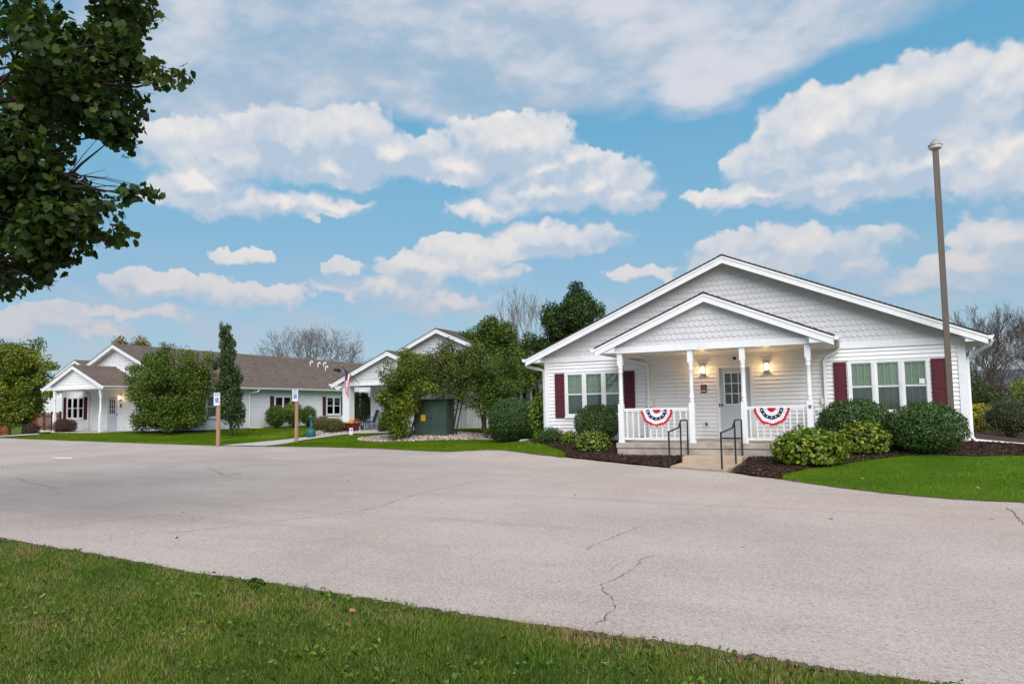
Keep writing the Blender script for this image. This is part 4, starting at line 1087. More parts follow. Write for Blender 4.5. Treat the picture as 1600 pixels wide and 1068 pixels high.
# ------------------------------------------------------------------ flag at the middle house
def flag():
    e = empty('flag', (-22.25, 28.16, 2.40), label='stars and stripes flag drooping from a slanted pole on the middle porch', cat='flag')
    MB().tube([(0, 0, 0), (-.25, -.35, .42), (-.52, -.72, .86)], .014, 6).build('pole', GUNM, e)
    MB().lathe([(.0, 0), (.03, .02), (.03, .05), (0, .07)], 8, (-.52, -.72)).build('finial', pmat('brass_finial', (.5, .35, .1), .3, metal=.8), e, (0, 0, .85), smooth=True)
    FR = pmat('flag_red', (.50, .02, .035), .8); FW = pmat('flag_white', (.75, .75, .78), .8); FB = pmat('flag_blue', (.012, .022, .11), .8)
    vs = []; fs = []; mi = []; NU, NV = 26, 26          # u along the fly (hangs down), v along the hoist (along the pole)
    for i in range(NU + 1):
        for j in range(NV + 1):
            u = i / NU; v = j / NV
            bx = -.50 + .26 * v; by = -.70 + .34 * v; bz = .83 - .42 * v
            drop = u * 1.32; col = 1 - .55 * min(1, u * 3)
            x = bx * (1) + (-.37 - bx) * (1 - col) + .02 * math.sin(v * 14 + u * 3); y = by + (-.5 - by) * (1 - col) + .05 * math.sin(v * 12 + 1)
            vs.append((x, y, bz - drop + (.18 * v * u)))
    for i in range(NU):
        for j in range(NV):
            a = i * (NV + 1) + j; fs.append((a, a + 1, a + NV + 2, a + NV + 1))
            s = int(j / NV * 13)
            mi.append(2 if (i < NU * .4 and j < NV * .54) else (0 if s % 2 == 0 else 1))
    m = MB(); m.v = vs; m.f = fs; m.m = mi
    c = m.build('cloth', [FR, FW, FB], e, smooth=True)
    st = MB()
    for i in range(1, 10, 2):
        for j in range(1, 13, 2):
            p = vs[i * (NV + 1) + j]; st.add([(p[0] + .012 * math.cos(a), p[1] - .012, p[2] + .012 * math.sin(a)) for a in [k * math.pi * 2 / 5 for k in range(5)]], [(0, 1, 2, 3, 4)])
    tag(st.build('stars', FW, c), kind='stuff')
flag()

# ------------------------------------------------------------------ accessible parking signs on wooden posts
WOODP = pmat('pale_timber_post', (.33, .20, .13), .85, .18, 5, .5, 30, .2, stretch=(6, 6, .6)); SIGNW = pmat('sign_white', (.62, .66, .70), .4); SBLUE = pmat('sign_blue', (.02, .08, .38), .4); SGREEN = pmat('sign_green', (.02, .25, .18), .4)
def wheelchair(m, cx, cz, s, y):
    """seated figure in a wheel, raised off the panel"""
    m.prism_y([(cx - .12*s + .11*s*math.cos(a), cz + .70*s + .11*s*math.sin(a)) for a in [k*math.pi/4 for k in range(8)]], y, y + .002)
    for p in ([(-.17, .55), (-.05, .55), (-.02, .20), (-.15, .20)], [(-.08, .42), (.2, .42), (.2, .34), (-.08, .34)], [(-.12, .22), (.28, .22), (.28, .12), (-.12, .12)], [(.2, .22), (.30, .22), (.44, -.22), (.33, -.22)], [(.33, -.22), (.52, -.15), (.52, -.24), (.36, -.30)]):
        m.prism_y([(cx + a*s, cz + b*s) for a, b in p][::-1], y, y + .0021)
    n = 16
    for k in range(n):
        a0, a1 = math.pi * .62 + k * math.pi * 1.42 / n, math.pi * .62 + (k + 1) * math.pi * 1.42 / n
        m.prism_y([(cx - .02*s + r*s*math.cos(a), cz - .10*s + r*s*math.sin(a)) for r, a in ((.36, a0), (.36, a1), (.28, a1), (.28, a0))][::-1], y, y + .0022)
def glyphs(m, s, cx, cz, h, y, mat_i=0):
    """block lettering from strokes on a 3x5 grid"""
    G = {'R': ['110', '101', '110', '101', '101'], 'E': ['111', '100', '110', '100', '111'], 'S': ['111', '100', '111', '001', '111'], 'V': ['101', '101', '101', '101', '010'], 'D': ['110', '101', '101', '101', '110'],
         'P': ['111', '101', '111', '100', '100'], 'A': ['010', '101', '111', '101', '101'], 'K': ['101', '101', '110', '101', '101'], 'I': ['111', '010', '010', '010', '111'], 'N': ['111', '101', '101', '101', '101'], 'G': ['111', '100', '101', '101', '111']}
    u = h / 5; x = cx - (len(s) * 4 - 1) * u / 2
    for ch in s:
        for r, row in enumerate(G[ch]):
            for c, b in enumerate(row):
                if b == '1': m.box(x + c*u, x + (c+1)*u, y, y + .002, cz + h/2 - (r+1)*u, cz + h/2 - r*u)
        x += 4 * u
def parking_sign(x, y, z, hp, rz, label, two):
    e = empty('parking_sign', (x, y, z), rz, label=label, cat='sign', group='accessible parking signs on wooden posts')
    m = MB(); m.tube([(0, 0, -.1), (.01, 0, hp * .5), (0, 0, hp)], [.088, .083, .080], 10); m.build('post', WOODP, e)
    pz = hp - .52
    p = MB().box(-.155, .155, -.10, -.092, pz, pz + .54).build('sign_panel', SIGNW, e)
    b = MB(); b.box(-.085, .085, -.103, -.1001, pz + .12, pz + .32); b.build('blue_square', SBLUE, p)
    w = MB(); wheelchair(w, -.01, pz + .195, .17, -.1055); w.build('wheelchair_symbol', SIGNW, p)
    g = MB(); glyphs(g, 'RESERVED', 0, pz + .485, .036, -.103); glyphs(g, 'PARKING', 0, pz + .425, .036, -.103)
    if two: g.box(-.13, .13, -.1025, -.1001, pz + .375, pz + .387); g.box(-.13, .13, -.1025, -.1001, pz + .52, pz + .532)
    g.build('lettering', SGREEN if two else SBLUE, p)
parking_sign(-23.97, 20.95, -.36, 2.22, R(9), 'accessible parking sign on timber post in front of the narrow columnar tree', False)
parking_sign(-22.50, 24.0, -.37, 2.38, R(6), 'accessible parking sign with green lettering on timber post beside the sidewalk', True)

# ------------------------------------------------------------------ green cabinet, cigarette urn, chairs, pot, small sign
CABG = pmat('green_cabinet_paint', (.042, .072, .056), .6, .15, 1.5, col2=(.028, .050, .040), f2=(.45, .65), s2=1.2)
e = empty('utility_cabinet', (-17.0, 26.9, -.28), R(5), label='green utility cabinet standing between the two tall shrubs', cat='cabinet')
MB().box(-.86, .86, -.45, .5, 0, .06).build('plinth', CONC, e)
MB().box(-.82, .82, -.40, .45, .0602, 1.70).build('body', CABG, e, bevel=.02)
MB().box(-.86, .86, -.44, .49, 1.7005, 1.76).build('lid', CABG, e, bevel=.02)
for a, b in ((-.78, -.02), (.02, .78)):
    d = MB(); d.box(a, b, -.425, -.4005, .16, 1.62); d = d.build('door', CABG, e, bevel=.006)
    MB().box((b - .08 if a < 0 else a + .05), (b - .05 if a < 0 else a + .08), -.45, -.4255, .85, 1.0).build('handle', GUNM, d)
tag(MB().box(-.45, -.22, -.432, -.4262, .78, 1.06).build('warning_label', pmat('orange_yellow_label', (.70, .36, .03), .5), e), label='orange warning label')

TEAL = pmat('teal_plastic', (.012, .105, .115), .4, .06)
e = empty('cigarette_urn', (-23.45, 26.0, -.22), label='teal smokers\' urn with long neck beside the sidewalk', cat='ash urn')
MB().lathe([(.20, 0), (.235, .02), (.235, .25), (.225, .30), (.15, .37), (.07, .42), (.055, .46)], 20).build('base', TEAL, e, smooth=True)
MB().lathe([(.048, .46), (.085, .47), (.085, .50), (.045, .52), (.040, .86)], 16).build('neck', TEAL, e, smooth=True)
MB().lathe([(.04, .86), (.095, .90), (.10, .98), (.085, 1.01), (.03, 1.03)], 16).build('head', TEAL, e, smooth=True)

CHB = pmat('blue_chair_cushion', (.015, .055, .12), .8, .1, 15); CHF = pmat('dark_bronze_frame', (.04, .03, .028), .5)
def chair(x, y, z, rz, label):
    e = empty('patio_chair', (x, y, z), rz, label=label, cat='chair', group='blue patio chairs on the middle porch')
    MB().box(-.27, .27, -.30, .25, .37, .46).build('seat', CHB, e, bevel=.02)
    b = MB()
    for i in range(4):
        z0, z1 = .47 + i * .135, .60 + i * .135; y0 = .22 + (z0 - .47) * .35; y1 = .22 + (z1 - .47) * .35
        b.prism_x([(y0 - .07, z0), (y1 - .07, z1), (y1, z1), (y0, z0)], -.26, .26)
    bk = b.build('backrest', CHB, e, bevel=.012)
    sc = MB()
    for i in range(6): sc.lathe([(.0, .99), (.045, 1.0), (.04, 1.04), (0, 1.05)], 8, (-.22 + i * .088, .36))
    sc.build('scalloped_top', CHB, bk, smooth=True)
    for sx in (-.29, .29):
        MB().tube([(sx, -.30, 0), (sx, -.28, .62), (sx, -.2, .66), (sx, .22, .66)], .014, 6).build('arm', CHF, e)
        MB().tube([(sx, .26, 0), (sx, .2, .4), (sx, .42, 1.03)], .014, 6).build('leg', CHF, e)
chair(-22.75, 29.7, .0, R(-62), 'blue cushioned patio chair at the corner of the middle porch')
chair(-21.75, 29.65, .0, R(-62), 'blue cushioned patio chair half hidden behind the shrub')

def leaf_quads(rng, P, size, N=None, fold=0.0, asp=.6, up=.35, out=None):
    """one quad leaf per point; N = preferred normals"""
    n = len(P)
    nr = rng.normal(size=(n, 3)); 
    if N is not None: nr = nr * .75 + N
    nr[:, 2] += up
    nr /= np.linalg.norm(nr, axis=1)[:, None] + 1e-9
    a = rng.normal(size=(n, 3)); a[:, 2] -= .5
    a -= (a * nr).sum(1)[:, None] * nr; a /= np.linalg.norm(a, axis=1)[:, None] + 1e-9
    b = np.cross(nr, a)
    s = (size * rng.uniform(.65, 1.25, n))[:, None]
    V = np.empty((n, 4, 3)); c = nr * s * .12
    V[:, 0] = P - a * s * .5; V[:, 1] = P + b * s * asp * .5 + c - a * s * .04; V[:, 2] = P + a * s * .5 - c; V[:, 3] = P - b * s * asp * .5 + c - a * s * .04
    F = np.arange(n * 4).reshape(n, 4)
    return V.reshape(-1, 3), F
FLR = leafmat('mum_petals', [(0, (.75, .42, .01)), (.55, (.80, .55, .02)), (.62, (.35, .02, .03)), (1, (.45, .04, .05))], .7, .1)
POTM = pmat('burgundy_pot_glaze', (.12, .008, .022), .35, .1)
e = empty('flower_pot', (-22.42, 27.85, -.02), label='burgundy square pot of yellow and red mums at the foot of the column', cat='flower pot')
m = MB(); m.add([(-.2, -.2, 0), (.2, -.2, 0), (.2, .2, 0), (-.2, .2, 0), (-.27, -.27, .38), (.27, -.27, .38), (.27, .27, .38), (-.27, .27, .38)], [(3, 2, 1, 0), (0, 1, 5, 4), (1, 2, 6, 5), (2, 3, 7, 6), (3, 0, 4, 7)])
m.build('pot', POTM, e)
m = MB(); m.box(-.29, .29, -.29, -.25, .38, .43); m.box(-.29, .29, .25, .29, .38, .43); m.box(-.29, -.25, -.2499, .2499, .38, .43); m.box(.25, .29, -.2499, .2499, .38, .43); m.box(-.25, .25, -.25, .25, .36, .385); m.build('rim', POTM, e)
rg = np.random.default_rng(8); P = rg.normal(size=(900, 3)); P /= np.linalg.norm(P, axis=1)[:, None]; P[:, 2] = np.abs(P[:, 2])
P2 = P * np.array([.20, .18, .17]); P2[:, 2] += .42; P2[:, 0] -= .05; left = rg.random(900) < .62
P2[~left] += np.array([.22, .10, .03])
V, F = leaf_quads(rg, P2, .045, P, asp=.9)
link('flowers', np_mesh('flowers', V, F, FLR, np.where(left, rg.random(900) * .5, .65 + rg.random(900) * .35)), e)
e = empty('ground_marker', (-21.62, 26.75, -.17), R(40), label='small white marker with blue symbol standing at the sidewalk edge', cat='marker')
MB().box(-.085, .085, -.03, .03, .0, .36).build('panel', SIGNW, e, bevel=.01)
m = MB(); m.prism_y([(.0 + .035 * math.cos(k * math.pi / 6), .26 + .05 * math.sin(k * math.pi / 6)) for k in range(12)], -.033, -.0305); m.build('blue_mark', SBLUE, e)

# ------------------------------------------------------------------ vegetation
def nz(P, f, seed):
    """cheap smooth 3-D noise, about -1..1"""
    r = np.random.default_rng(seed); v = np.zeros(len(P))
    for k in range(5):
        d = r.normal(size=3); d /= np.linalg.norm(d); v += np.sin(P @ d * f * (1 + .35 * k) + r.uniform(0, 6.28)) / 5 * 1.6
    return v
MAPLE_PTS = np.array([(0, -.42), (.34, -.40), (.34, -.14), (.54, .04), (.33, .12), (.30, .32), (.03, .54), (-.27, .35), (-.32, .12), (-.52, .07), (-.37, -.14), (-.36, -.38)])
def leaf_polys(rng, P, size, shape, N=None, up=.35):
    n = len(P); K = len(shape)
    nr = rng.normal(size=(n, 3))
    if N is not None: nr = nr * .8 + N
    nr[:, 2] += up; nr /= np.linalg.norm(nr, axis=1)[:, None]
    a = rng.normal(size=(n, 3)); a[:, 2] -= .9
    a -= (a * nr).sum(1)[:, None] * nr; a /= np.linalg.norm(a, axis=1)[:, None] + 1e-9
    b = np.cross(nr, a); s = (size * rng.uniform(.6, 1.2, n))[:, None]
    V = np.empty((n, K, 3)); cup = rng.uniform(.0, .5, n)[:, None]
    for k, (x, y) in enumerate(shape):
        V[:, k] = P + b * s * x + a * s * y - nr * s * (x * x) * cup * 1.6
    return V.reshape(-1, 3), np.arange(n * K).reshape(n, K)
def clump_points(rng, clumps, n, shell=2.2, carve=None, cf=2.0, seed=1):
    C = np.array([c[:3] for c in clumps], float); Rr = np.array([c[3:6] if len(c) >= 6 else (c[3],) * 3 for c in clumps], float)
    w = (Rr.prod(1)) ** (2 / 3); w /= w.sum()
    i = rng.choice(len(C), n, p=w); d = rng.normal(size=(n, 3)); d /= np.linalg.norm(d, axis=1)[:, None]
    r = rng.random(n) ** (1 / shell) * (1 + rng.normal(size=n) * .06)
    P = C[i] + d * Rr[i] * r[:, None]
    if carve is not None:
        k = nz(P, cf, seed) > carve; P, d, i = P[k], d[k], i[k]
    return P, d, i
def skeleton(mb, rng, base, top, clumps, r0, n_sides=7, twigs=3, lean=(0, 0)):
    """tapered trunk with limbs that end in the foliage clumps"""
    base = Vector(base); top = Vector(top); pts = []; n = 7
    for i in range(n + 1):
        t = i / n; p = base.lerp(top, t); p += Vector((math.sin(t * 5 + r0 * 90), math.cos(t * 4 + r0 * 70), 0)) * r0 * .8 * t; pts.append(p)
    mb.tube(pts, [r0 * (1.35 if i == 0 else 1) * (1 - .75 * i / n) for i in range(n + 1)], n_sides + 3)
    H0 = (top - base).length
    if len(clumps) > 14:
        A = np.array([c[:3] for c in clumps]); m = max(4, len(clumps) // 6); nd = A[rng.choice(len(A), m, replace=False)].copy()
        for _ in range(6):
            w = ((A[:, None] - nd[None]) ** 2).sum(-1).argmin(1)
            for j in range(m):
                if (w == j).any(): nd[j] = A[w == j].mean(0)
        for j in range(m):
            c = Vector(nd[j]); t = min(.9, max(.16, ((c - base).length / H0) * .6 - .08)); k = t * n; a = pts[int(k)].lerp(pts[min(n, int(k) + 1)], k - int(k))
            c = a.lerp(c, .82); L = (c - a).length; rr = r0 * (1 - .7 * t) * .55
            q = [a.lerp(c, u) + Vector((0, 0, L * .12 * math.sin(u * math.pi))) + Vector(rng.normal(size=3)) * L * .035 * (0 < u < 1) for u in (0, .2, .4, .6, .8, 1)]
            mb.tube(q, [rr * x for x in (1, .86, .74, .62, .52, .42)], max(5, n_sides - 1), cap=False)
            for cc in [clumps[i] for i in range(len(clumps)) if w[i] == j]:
                e = Vector(cc[:3]); s0 = q[int(rng.integers(3, 6))]; l = (e - s0).length
                p = [s0.lerp(e, u) + Vector((0, 0, l * .08 * math.sin(u * math.pi))) + Vector(rng.normal(size=3)) * l * .06 * (0 < u < 1) for u in (0, .33, .66, 1)]
                mb.tube(p, [rr * .40, rr * .28, rr * .18, rr * .08], 4, cap=False)
                for _ in range(twigs):
                    o = p[int(rng.integers(1, 4))]; x = e + Vector(rng.normal(size=3)) * cc[3] * .5
                    mb.tube([o, o.lerp(x, .5) + Vector((0, 0, .03)), x], [rr * .10, rr * .07, .002], 3, cap=False)
        return
    for c in clumps:
        crad = c[3]; c = Vector(c[:3]); t = min(.92, max(.18, ((c - base).length / H0) * .62 - .05 + rng.uniform(-.05, .05)))
        k = t * n; a = pts[int(k)].lerp(pts[min(n, int(k) + 1)], k - int(k)); L = (c - a).length
        q = [a.lerp(c, u) + Vector((0, 0, L * .13 * math.sin(u * math.pi))) + Vector(rng.normal(size=3)) * L * .03 * (0 < u < 1) for u in (0, .25, .5, .75, 1)]
        rr = r0 * (1 - .75 * t) * .45
        mb.tube(q, [rr, rr * .8, rr * .6, rr * .42, rr * .2], max(4, n_sides - 2), cap=False)
        for _ in range(twigs):
            s = q[rng.integers(3, 5)]; e = c + Vector(rng.normal(size=3)) * min(L * .28, crad * .55)
            mb.tube([s, s.lerp(e, .5) + Vector((0, 0, .05)), e], [rr * .25, rr * .16, rr * .05], 3, cap=False)
def rand_clumps(rng, c, R_, n, r, squash=1.0, front=None, zmin=None):
    out = []
    while len(out) < n:
        d = rng.normal(size=3); d /= np.linalg.norm(d); u = rng.random() ** .45
        p = np.array(c) + d * np.array(R_) * u
        if zmin is not None and p[2] < zmin: continue
        rr = r * rng.uniform(.7, 1.25); out.append((p[0], p[1], p[2], rr, rr, rr * squash))
    return out
def tree(name, base, top, clumps, nleaf, size, lmat, bark, r0, label, cat, group=None, seed=1, shell=2.2, carve=-.35, cf=2.0, shape=None, twigs=3, asp=.65, tint=None, up=.35, stems=None, cname='crown'):
    rng = np.random.default_rng(seed); B = np.array(base, float)
    e = empty(name, base, label=label, cat=cat, group=group)
    loc = [tuple(np.array(c[:3]) - B) + tuple(c[3:]) for c in clumps]
    mb = MB()
    if stems: 
        for i, (sb, st, sr) in enumerate(stems):
            sub = [c for j, c in enumerate(loc) if j % len(stems) == i]
            skeleton(mb, rng, Vector(sb), Vector(st), sub, sr, twigs=twigs)
    else: skeleton(mb, rng, (0, 0, -.15), Vector(top) - Vector(base), loc, r0, twigs=twigs)
    mb.build('trunk', bark, e, smooth=True)
    P, d, i = clump_points(rng, loc, nleaf, shell, carve, cf, seed)
    tn = rng.normal(.5, .17, len(P)) + (rng.normal(0, .10, len(loc)))[i]
    if tint is not None: tn = tint(P, tn)
    if shape is None: V, F = leaf_quads(rng, P, size, d * .6, asp=asp, up=up)
    else: V, F = leaf_polys(rng, P, size, shape, d * .5, up)
    link(cname, np_mesh(cname, V, F, lmat, np.clip(tn, 0, 1)), e)
    return e
def bush(name, base, R_, nleaf, size, lmat, label, seed, group=None, rough=.07, asp=.6, stem=.15, shell=.22, up=.2, flat=0.0, tint=None, lumps=.062, coremat=None):
    """clipped or mounded shrub: leaves through an uneven shell over stems and an added dark core"""
    rng = np.random.default_rng(seed); e = empty(name, base, label=label, cat='bush', group=group)
    rx, ry, rz = R_; cz = stem + rz
    n = nleaf; d = rng.normal(size=(n, 3)); d /= np.linalg.norm(d, axis=1)[:, None]
    rr = 1 - shell * rng.random(n) ** 1.8 + rng.normal(size=n) * rough * .35
    rr += lumps * nz(d, 5.0, seed) + rough * .5 * nz(d, 13.0, seed + 1)
    P = d * rr[:, None]
    P[:, 2] = np.where(P[:, 2] < -flat, -flat + (P[:, 2] + flat) * .35, P[:, 2]) if flat else P[:, 2]
    Q = P * np.array([rx, ry, rz]); Q[:, 2] += cz if not flat else rz * (flat + .25)
    ns = 16 + int(rough * 120); sd_ = rng.normal(size=(ns, 3)); sd_[:, 2] = np.abs(sd_[:, 2]) + .2; sd_ /= np.linalg.norm(sd_, axis=1)[:, None]
    kk = max(6, int(.05 / size * 9)); sl = rng.uniform(1.02, 1.06 + rough * 1.2, ns)
    S = np.concatenate([sd_ * (.92 + (sl[:, None] - .92) * u) + rng.normal(size=(ns, 3)) * .018 for u in np.linspace(0, 1, kk)]) * np.array([rx, ry, rz]); S[:, 2] += cz if not flat else rz * (flat + .25)
    Q = np.concatenate([Q, S]); d = np.concatenate([d, np.tile(sd_, (kk, 1))])
    k = Q[:, 2] > .0; Q, d2 = Q[k], d[k]
    tn = rng.normal(.5, .18, len(Q))
    if tint is not None: tn = tint(Q, tn)
    V, F = leaf_quads(rng, Q, size, d2 * 1.1, asp=asp, up=up)
    link('foliage', np_mesh('foliage', V, F, lmat, np.clip(tn, 0, 1)), e)
    mb = MB()
    top = cz if not flat else rz * (flat + .25)
    for _ in range(26):
        a = rng.uniform(0, 6.28); u = rng.uniform(.2, .75); q = Vector((math.cos(a) * rx * u, math.sin(a) * ry * u, top + rng.uniform(-.2, .7) * rz))
        s = Vector((rng.normal() * .06, rng.normal() * .06, -.05)); mb.tube([s, s.lerp(q, .45) + Vector((0, 0, .04)), q], [.014, .010, .004], 4, cap=False)
    mb.build('branches', BARKD, e)
    # solid ragged core added inside, coloured dark for the bush's shaded depth
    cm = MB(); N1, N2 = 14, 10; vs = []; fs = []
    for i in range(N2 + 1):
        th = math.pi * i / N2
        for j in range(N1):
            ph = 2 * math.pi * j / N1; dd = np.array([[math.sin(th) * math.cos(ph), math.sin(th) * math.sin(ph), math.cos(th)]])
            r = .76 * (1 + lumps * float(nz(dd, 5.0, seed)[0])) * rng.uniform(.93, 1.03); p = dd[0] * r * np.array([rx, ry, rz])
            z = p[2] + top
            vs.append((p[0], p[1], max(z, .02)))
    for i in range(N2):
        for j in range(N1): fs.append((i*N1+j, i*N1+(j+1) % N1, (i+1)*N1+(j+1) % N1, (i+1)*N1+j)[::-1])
    cm.add(vs, fs); cm.build('dark_core', coremat or INNER, e)
    return e
INNER = pmat('dark_bush_core', (.014, .026, .008), .95, .5, 14, 1, 30, .1)  # colour of the added bush core, shade painted in
# leaf colour families
L_BOX = leafmat('clipped_dark_green_leaf', [(0, (.022, .052, .012)), (.5, (.042, .095, .018)), (1, (.11, .18, .035))], .42, .15, .45)
L_BOX2 = leafmat('clipped_olive_leaf', [(0, (.022, .052, .012)), (.55, (.050, .105, .022)), (.88, (.10, .16, .04)), (1, (.20, .10, .04))], .45, .15, .4)
L_HOSTA = leafmat('yellowing_broad_leaf', [(0, (.045, .10, .012)), (.42, (.11, .20, .02)), (.66, (.24, .30, .03)), (.86, (.48, .45, .04)), (.95, (.42, .24, .05)), (1, (.36, .15, .05))], .4, .3, .4)
L_LIME = leafmat('lime_yellow_leaf', [(0, (.06, .16, .02)), (.5, (.20, .32, .03)), (1, (.50, .50, .05))], .45, .3)
L_MAPLE = leafmat('dark_maple_leaf', [(0, (.012, .026, .007)), (.45, (.026, .054, .010)), (.8, (.055, .090, .012)), (1, (.11, .12, .02))], .55, .25, .25)
L_MID = leafmat('mid_green_leaf', [(0, (.028, .058, .009)), (.5, (.062, .118, .016)), (.85, (.13, .19, .025)), (1, (.24, .24, .04))], .45, .25)
L_YG = leafmat('yellow_green_autumn_leaf', [(0, (.045, .085, .010)), (.45, (.125, .175, .016)), (.8, (.23, .27, .025)), (.95, (.38, .30, .04)), (1, (.30, .10, .03))], .45, .3)
L_COL = leafmat('columnar_dark_leaf', [(0, (.018, .038, .010)), (.5, (.038, .072, .018)), (.9, (.09, .13, .035)), (1, (.28, .30, .14))], .38, .15, .5)
L_LILAC = leafmat('browning_lilac_leaf', [(0, (.028, .060, .014)), (.45, (.065, .115, .022)), (.75, (.14, .18, .025)), (.9, (.22, .13, .05)), (1, (.10, .035, .03))], .5, .25)
L_BARB = leafmat('purple_barberry_leaf', [(0, (.030, .015, .015)), (.55, (.075, .035, .032)), (.9, (.13, .06, .04)), (1, (.30, .04, .05))], .5, .15)
L_OLIVE = leafmat('brown_olive_leaf', [(0, (.045, .050, .018)), (.5, (.10, .10, .030)), (1, (.20, .16, .05))], .6, .15)
L_RUST = leafmat('rusty_autumn_leaf', [(0, (.06, .07, .015)), (.5, (.20, .16, .03)), (1, (.38, .15, .03))], .5, .3)

L_T4 = leafmat('fresh_green_leaf', [(0, (.032, .062, .009)), (.5, (.080, .135, .018)), (.85, (.16, .22, .028)), (1, (.28, .28, .05))], .5, .3, .3)
# clipped and mounded bushes round the near house
bush('bush', (-12.75, 26.6, -.48), (1.18, 1.18, .95), 17000, .062, L_BOX2, 'largest clipped round bush on the lawn left of the near house', 11, rough=.05, stem=.02, flat=0)
bush('bush', (-6.86, 20.05, -.15), (.70, .66, .60), 11000, .048, L_BOX, 'dark clipped round bush beside the left end of the porch', 12, rough=.04, stem=.03)
bush('bush', (.18, 20.0, -.18), (.93, .74, .62), 12500, .055, L_BOX, 'dark wide round bush under the right window, with stray shoots on its left', 13, rough=.07, stem=.0)
bush('bush', (1.66, 19.25, -.26), (.86, .80, .61), 13500, .050, L_BOX2, 'clipped round bush at the right corner of the near house beside the light pole', 14, rough=.035, stem=.0)
bush('bush', (-.84, 17.62, -.45), (.82, .62, .50), 2600, .115, L_HOSTA, 'low broad-leaved yellow-green bush in the mulch right of the steps', 15, rough=.12, shell=.35, asp=.62, flat=.45, up=.6)
bush('bush', (.36, 19.0, -.28), (.56, .48, .45), 1500, .105, L_HOSTA, 'small upright yellow-green bush between the two round bushes on the right', 16, rough=.14, shell=.4, asp=.6, flat=.5, up=.6)
bush('bush', (-6.66, 19.05, -.30), (.53, .48, .34), 1500, .082, leafmat('speckled_yellow_leaf', [(0, (.04, .09, .02)), (.5, (.12, .20, .03)), (1, (.50, .48, .08))], .45, .3), 'small speckled yellow bush left of the porch in the mulch', 17, rough=.14, shell=.4, flat=.5, up=.6)
bush('bush', (-8.5, 20.3, -.15), (.43, .40, .30), 2600, .042, L_BOX2, 'small grey-green mounded bush at the left corner of the near house', 18, rough=.12, flat=.5)
bush('bush', (-7.76, 20.1, -.17), (.28, .26, .24), 700, .06, L_LIME, 'smallest bright green bush between the mounded ones left of the porch', 19, rough=.18, shell=.5, flat=.5)
bush('bush', (-9.4, 21.9, -.25), (.50, .5, .85), 1700, .09, L_LIME, 'tall lime green leafy bush behind the near house corner', 191, rough=.16, shell=.5)
# bushes round the middle and left houses
bush('bush', (-33.1, 33.5, -.03), (.72, .60, .66), 3600, .095, L_MID, 'leftmost of three green bushes under the wing window', 20, rough=.14, shell=.5, stem=.12)
bush('bush', (-33.0, 34.9, -.03), (.62, .55, .80), 3400, .095, L_YG, 'tallest of three bushes under the wing window, its top turning yellow', 21, rough=.2, shell=.55, tint=lambda P, t: t + (P[:, 2] - 1.0) * .35 - .1)
bush('bush', (-32.9, 36.2, -.03), (.55, .5, .62), 2600, .09, L_MID, 'bush under the wing window just right of the timber sign post', 22, rough=.14, shell=.5)
bush('bush', (-23.22, 27.35, -.08), (.60, .50, .40), 4200, .05, L_OLIVE, 'brown-green mounded bush on the gravel left of the flower pot', 23, rough=.08, flat=.6)
bush('bush', (-24.9, 28.4, -.03), (.60, .50, .42), 3400, .055, L_OLIVE, 'olive bush behind the brown-green mounded one', 24, rough=.1, flat=.6)
bush('bush', (-22.95, 27.95, -.03), (.24, .24, .26), 700, .06, L_LIME, 'bright lime low bush touching the flower pot', 25, rough=.15, shell=.5, flat=.5)
bush('bush', (-20.55, 27.9, -.05), (.33, .30, .30), 1200, .05, L_OLIVE, 'small brown bush in front of the patio chairs', 251, rough=.12, flat=.5)
bush('bush', (-42.0, 25.5, .0), (.74, .62, .44), 5200, .06, L_BARB, 'purple-brown barberry bush in front of the left porch', 26, rough=.12, flat=.65, lumps=.08)
bush('bush', (-44.9, 25.3, -.05), (.50, .42, .36), 2600, .06, L_BARB, 'smaller purple-brown bush by the reddish fence', 27, rough=.12, flat=.6)
bush('bush', (4.95, 28.6, -.34), (.95, .8, .66), 5200, .065, leafmat('grey_brown_twig_leaf', [(0, (.035, .034, .022)), (.6, (.065, .062, .036)), (1, (.11, .11, .05))], .7, .1), 'flat-topped grey-brown bush at the right edge beyond the downspout', 28, rough=.07, asp=.3, stem=.05, up=1.2)
bush('bush', (4.55, 31.5, -.33), (.62, .6, .50), 2600, .075, leafmat('bright_yellow_leaf', [(0, (.16, .20, .02)), (.5, (.42, .40, .03)), (1, (.62, .55, .05))], .5, .3), 'bright yellow bush behind the right corner of the near house', 29, rough=.12)
# topiary on a stem between the column and the bay
tree('topiary_tree', (-23.72, 30.25, -.03), (-23.80, 30.3, .8), [(-23.90, 30.4, 1.20, .62, .62, .80)], 8500, .06, L_BOX, BARKD, .05, 'egg-shaped clipped tree behind the porch column with bent bare stems', 'tree', seed=31, shell=6, carve=None,
     stems=[((0, 0, -.05), (-.3, .05, .8), .035), ((.02, 0, -.05), (.12, .1, .8), .03), ((-.02, .02, -.05), (-.12, .1, .9), .035)])

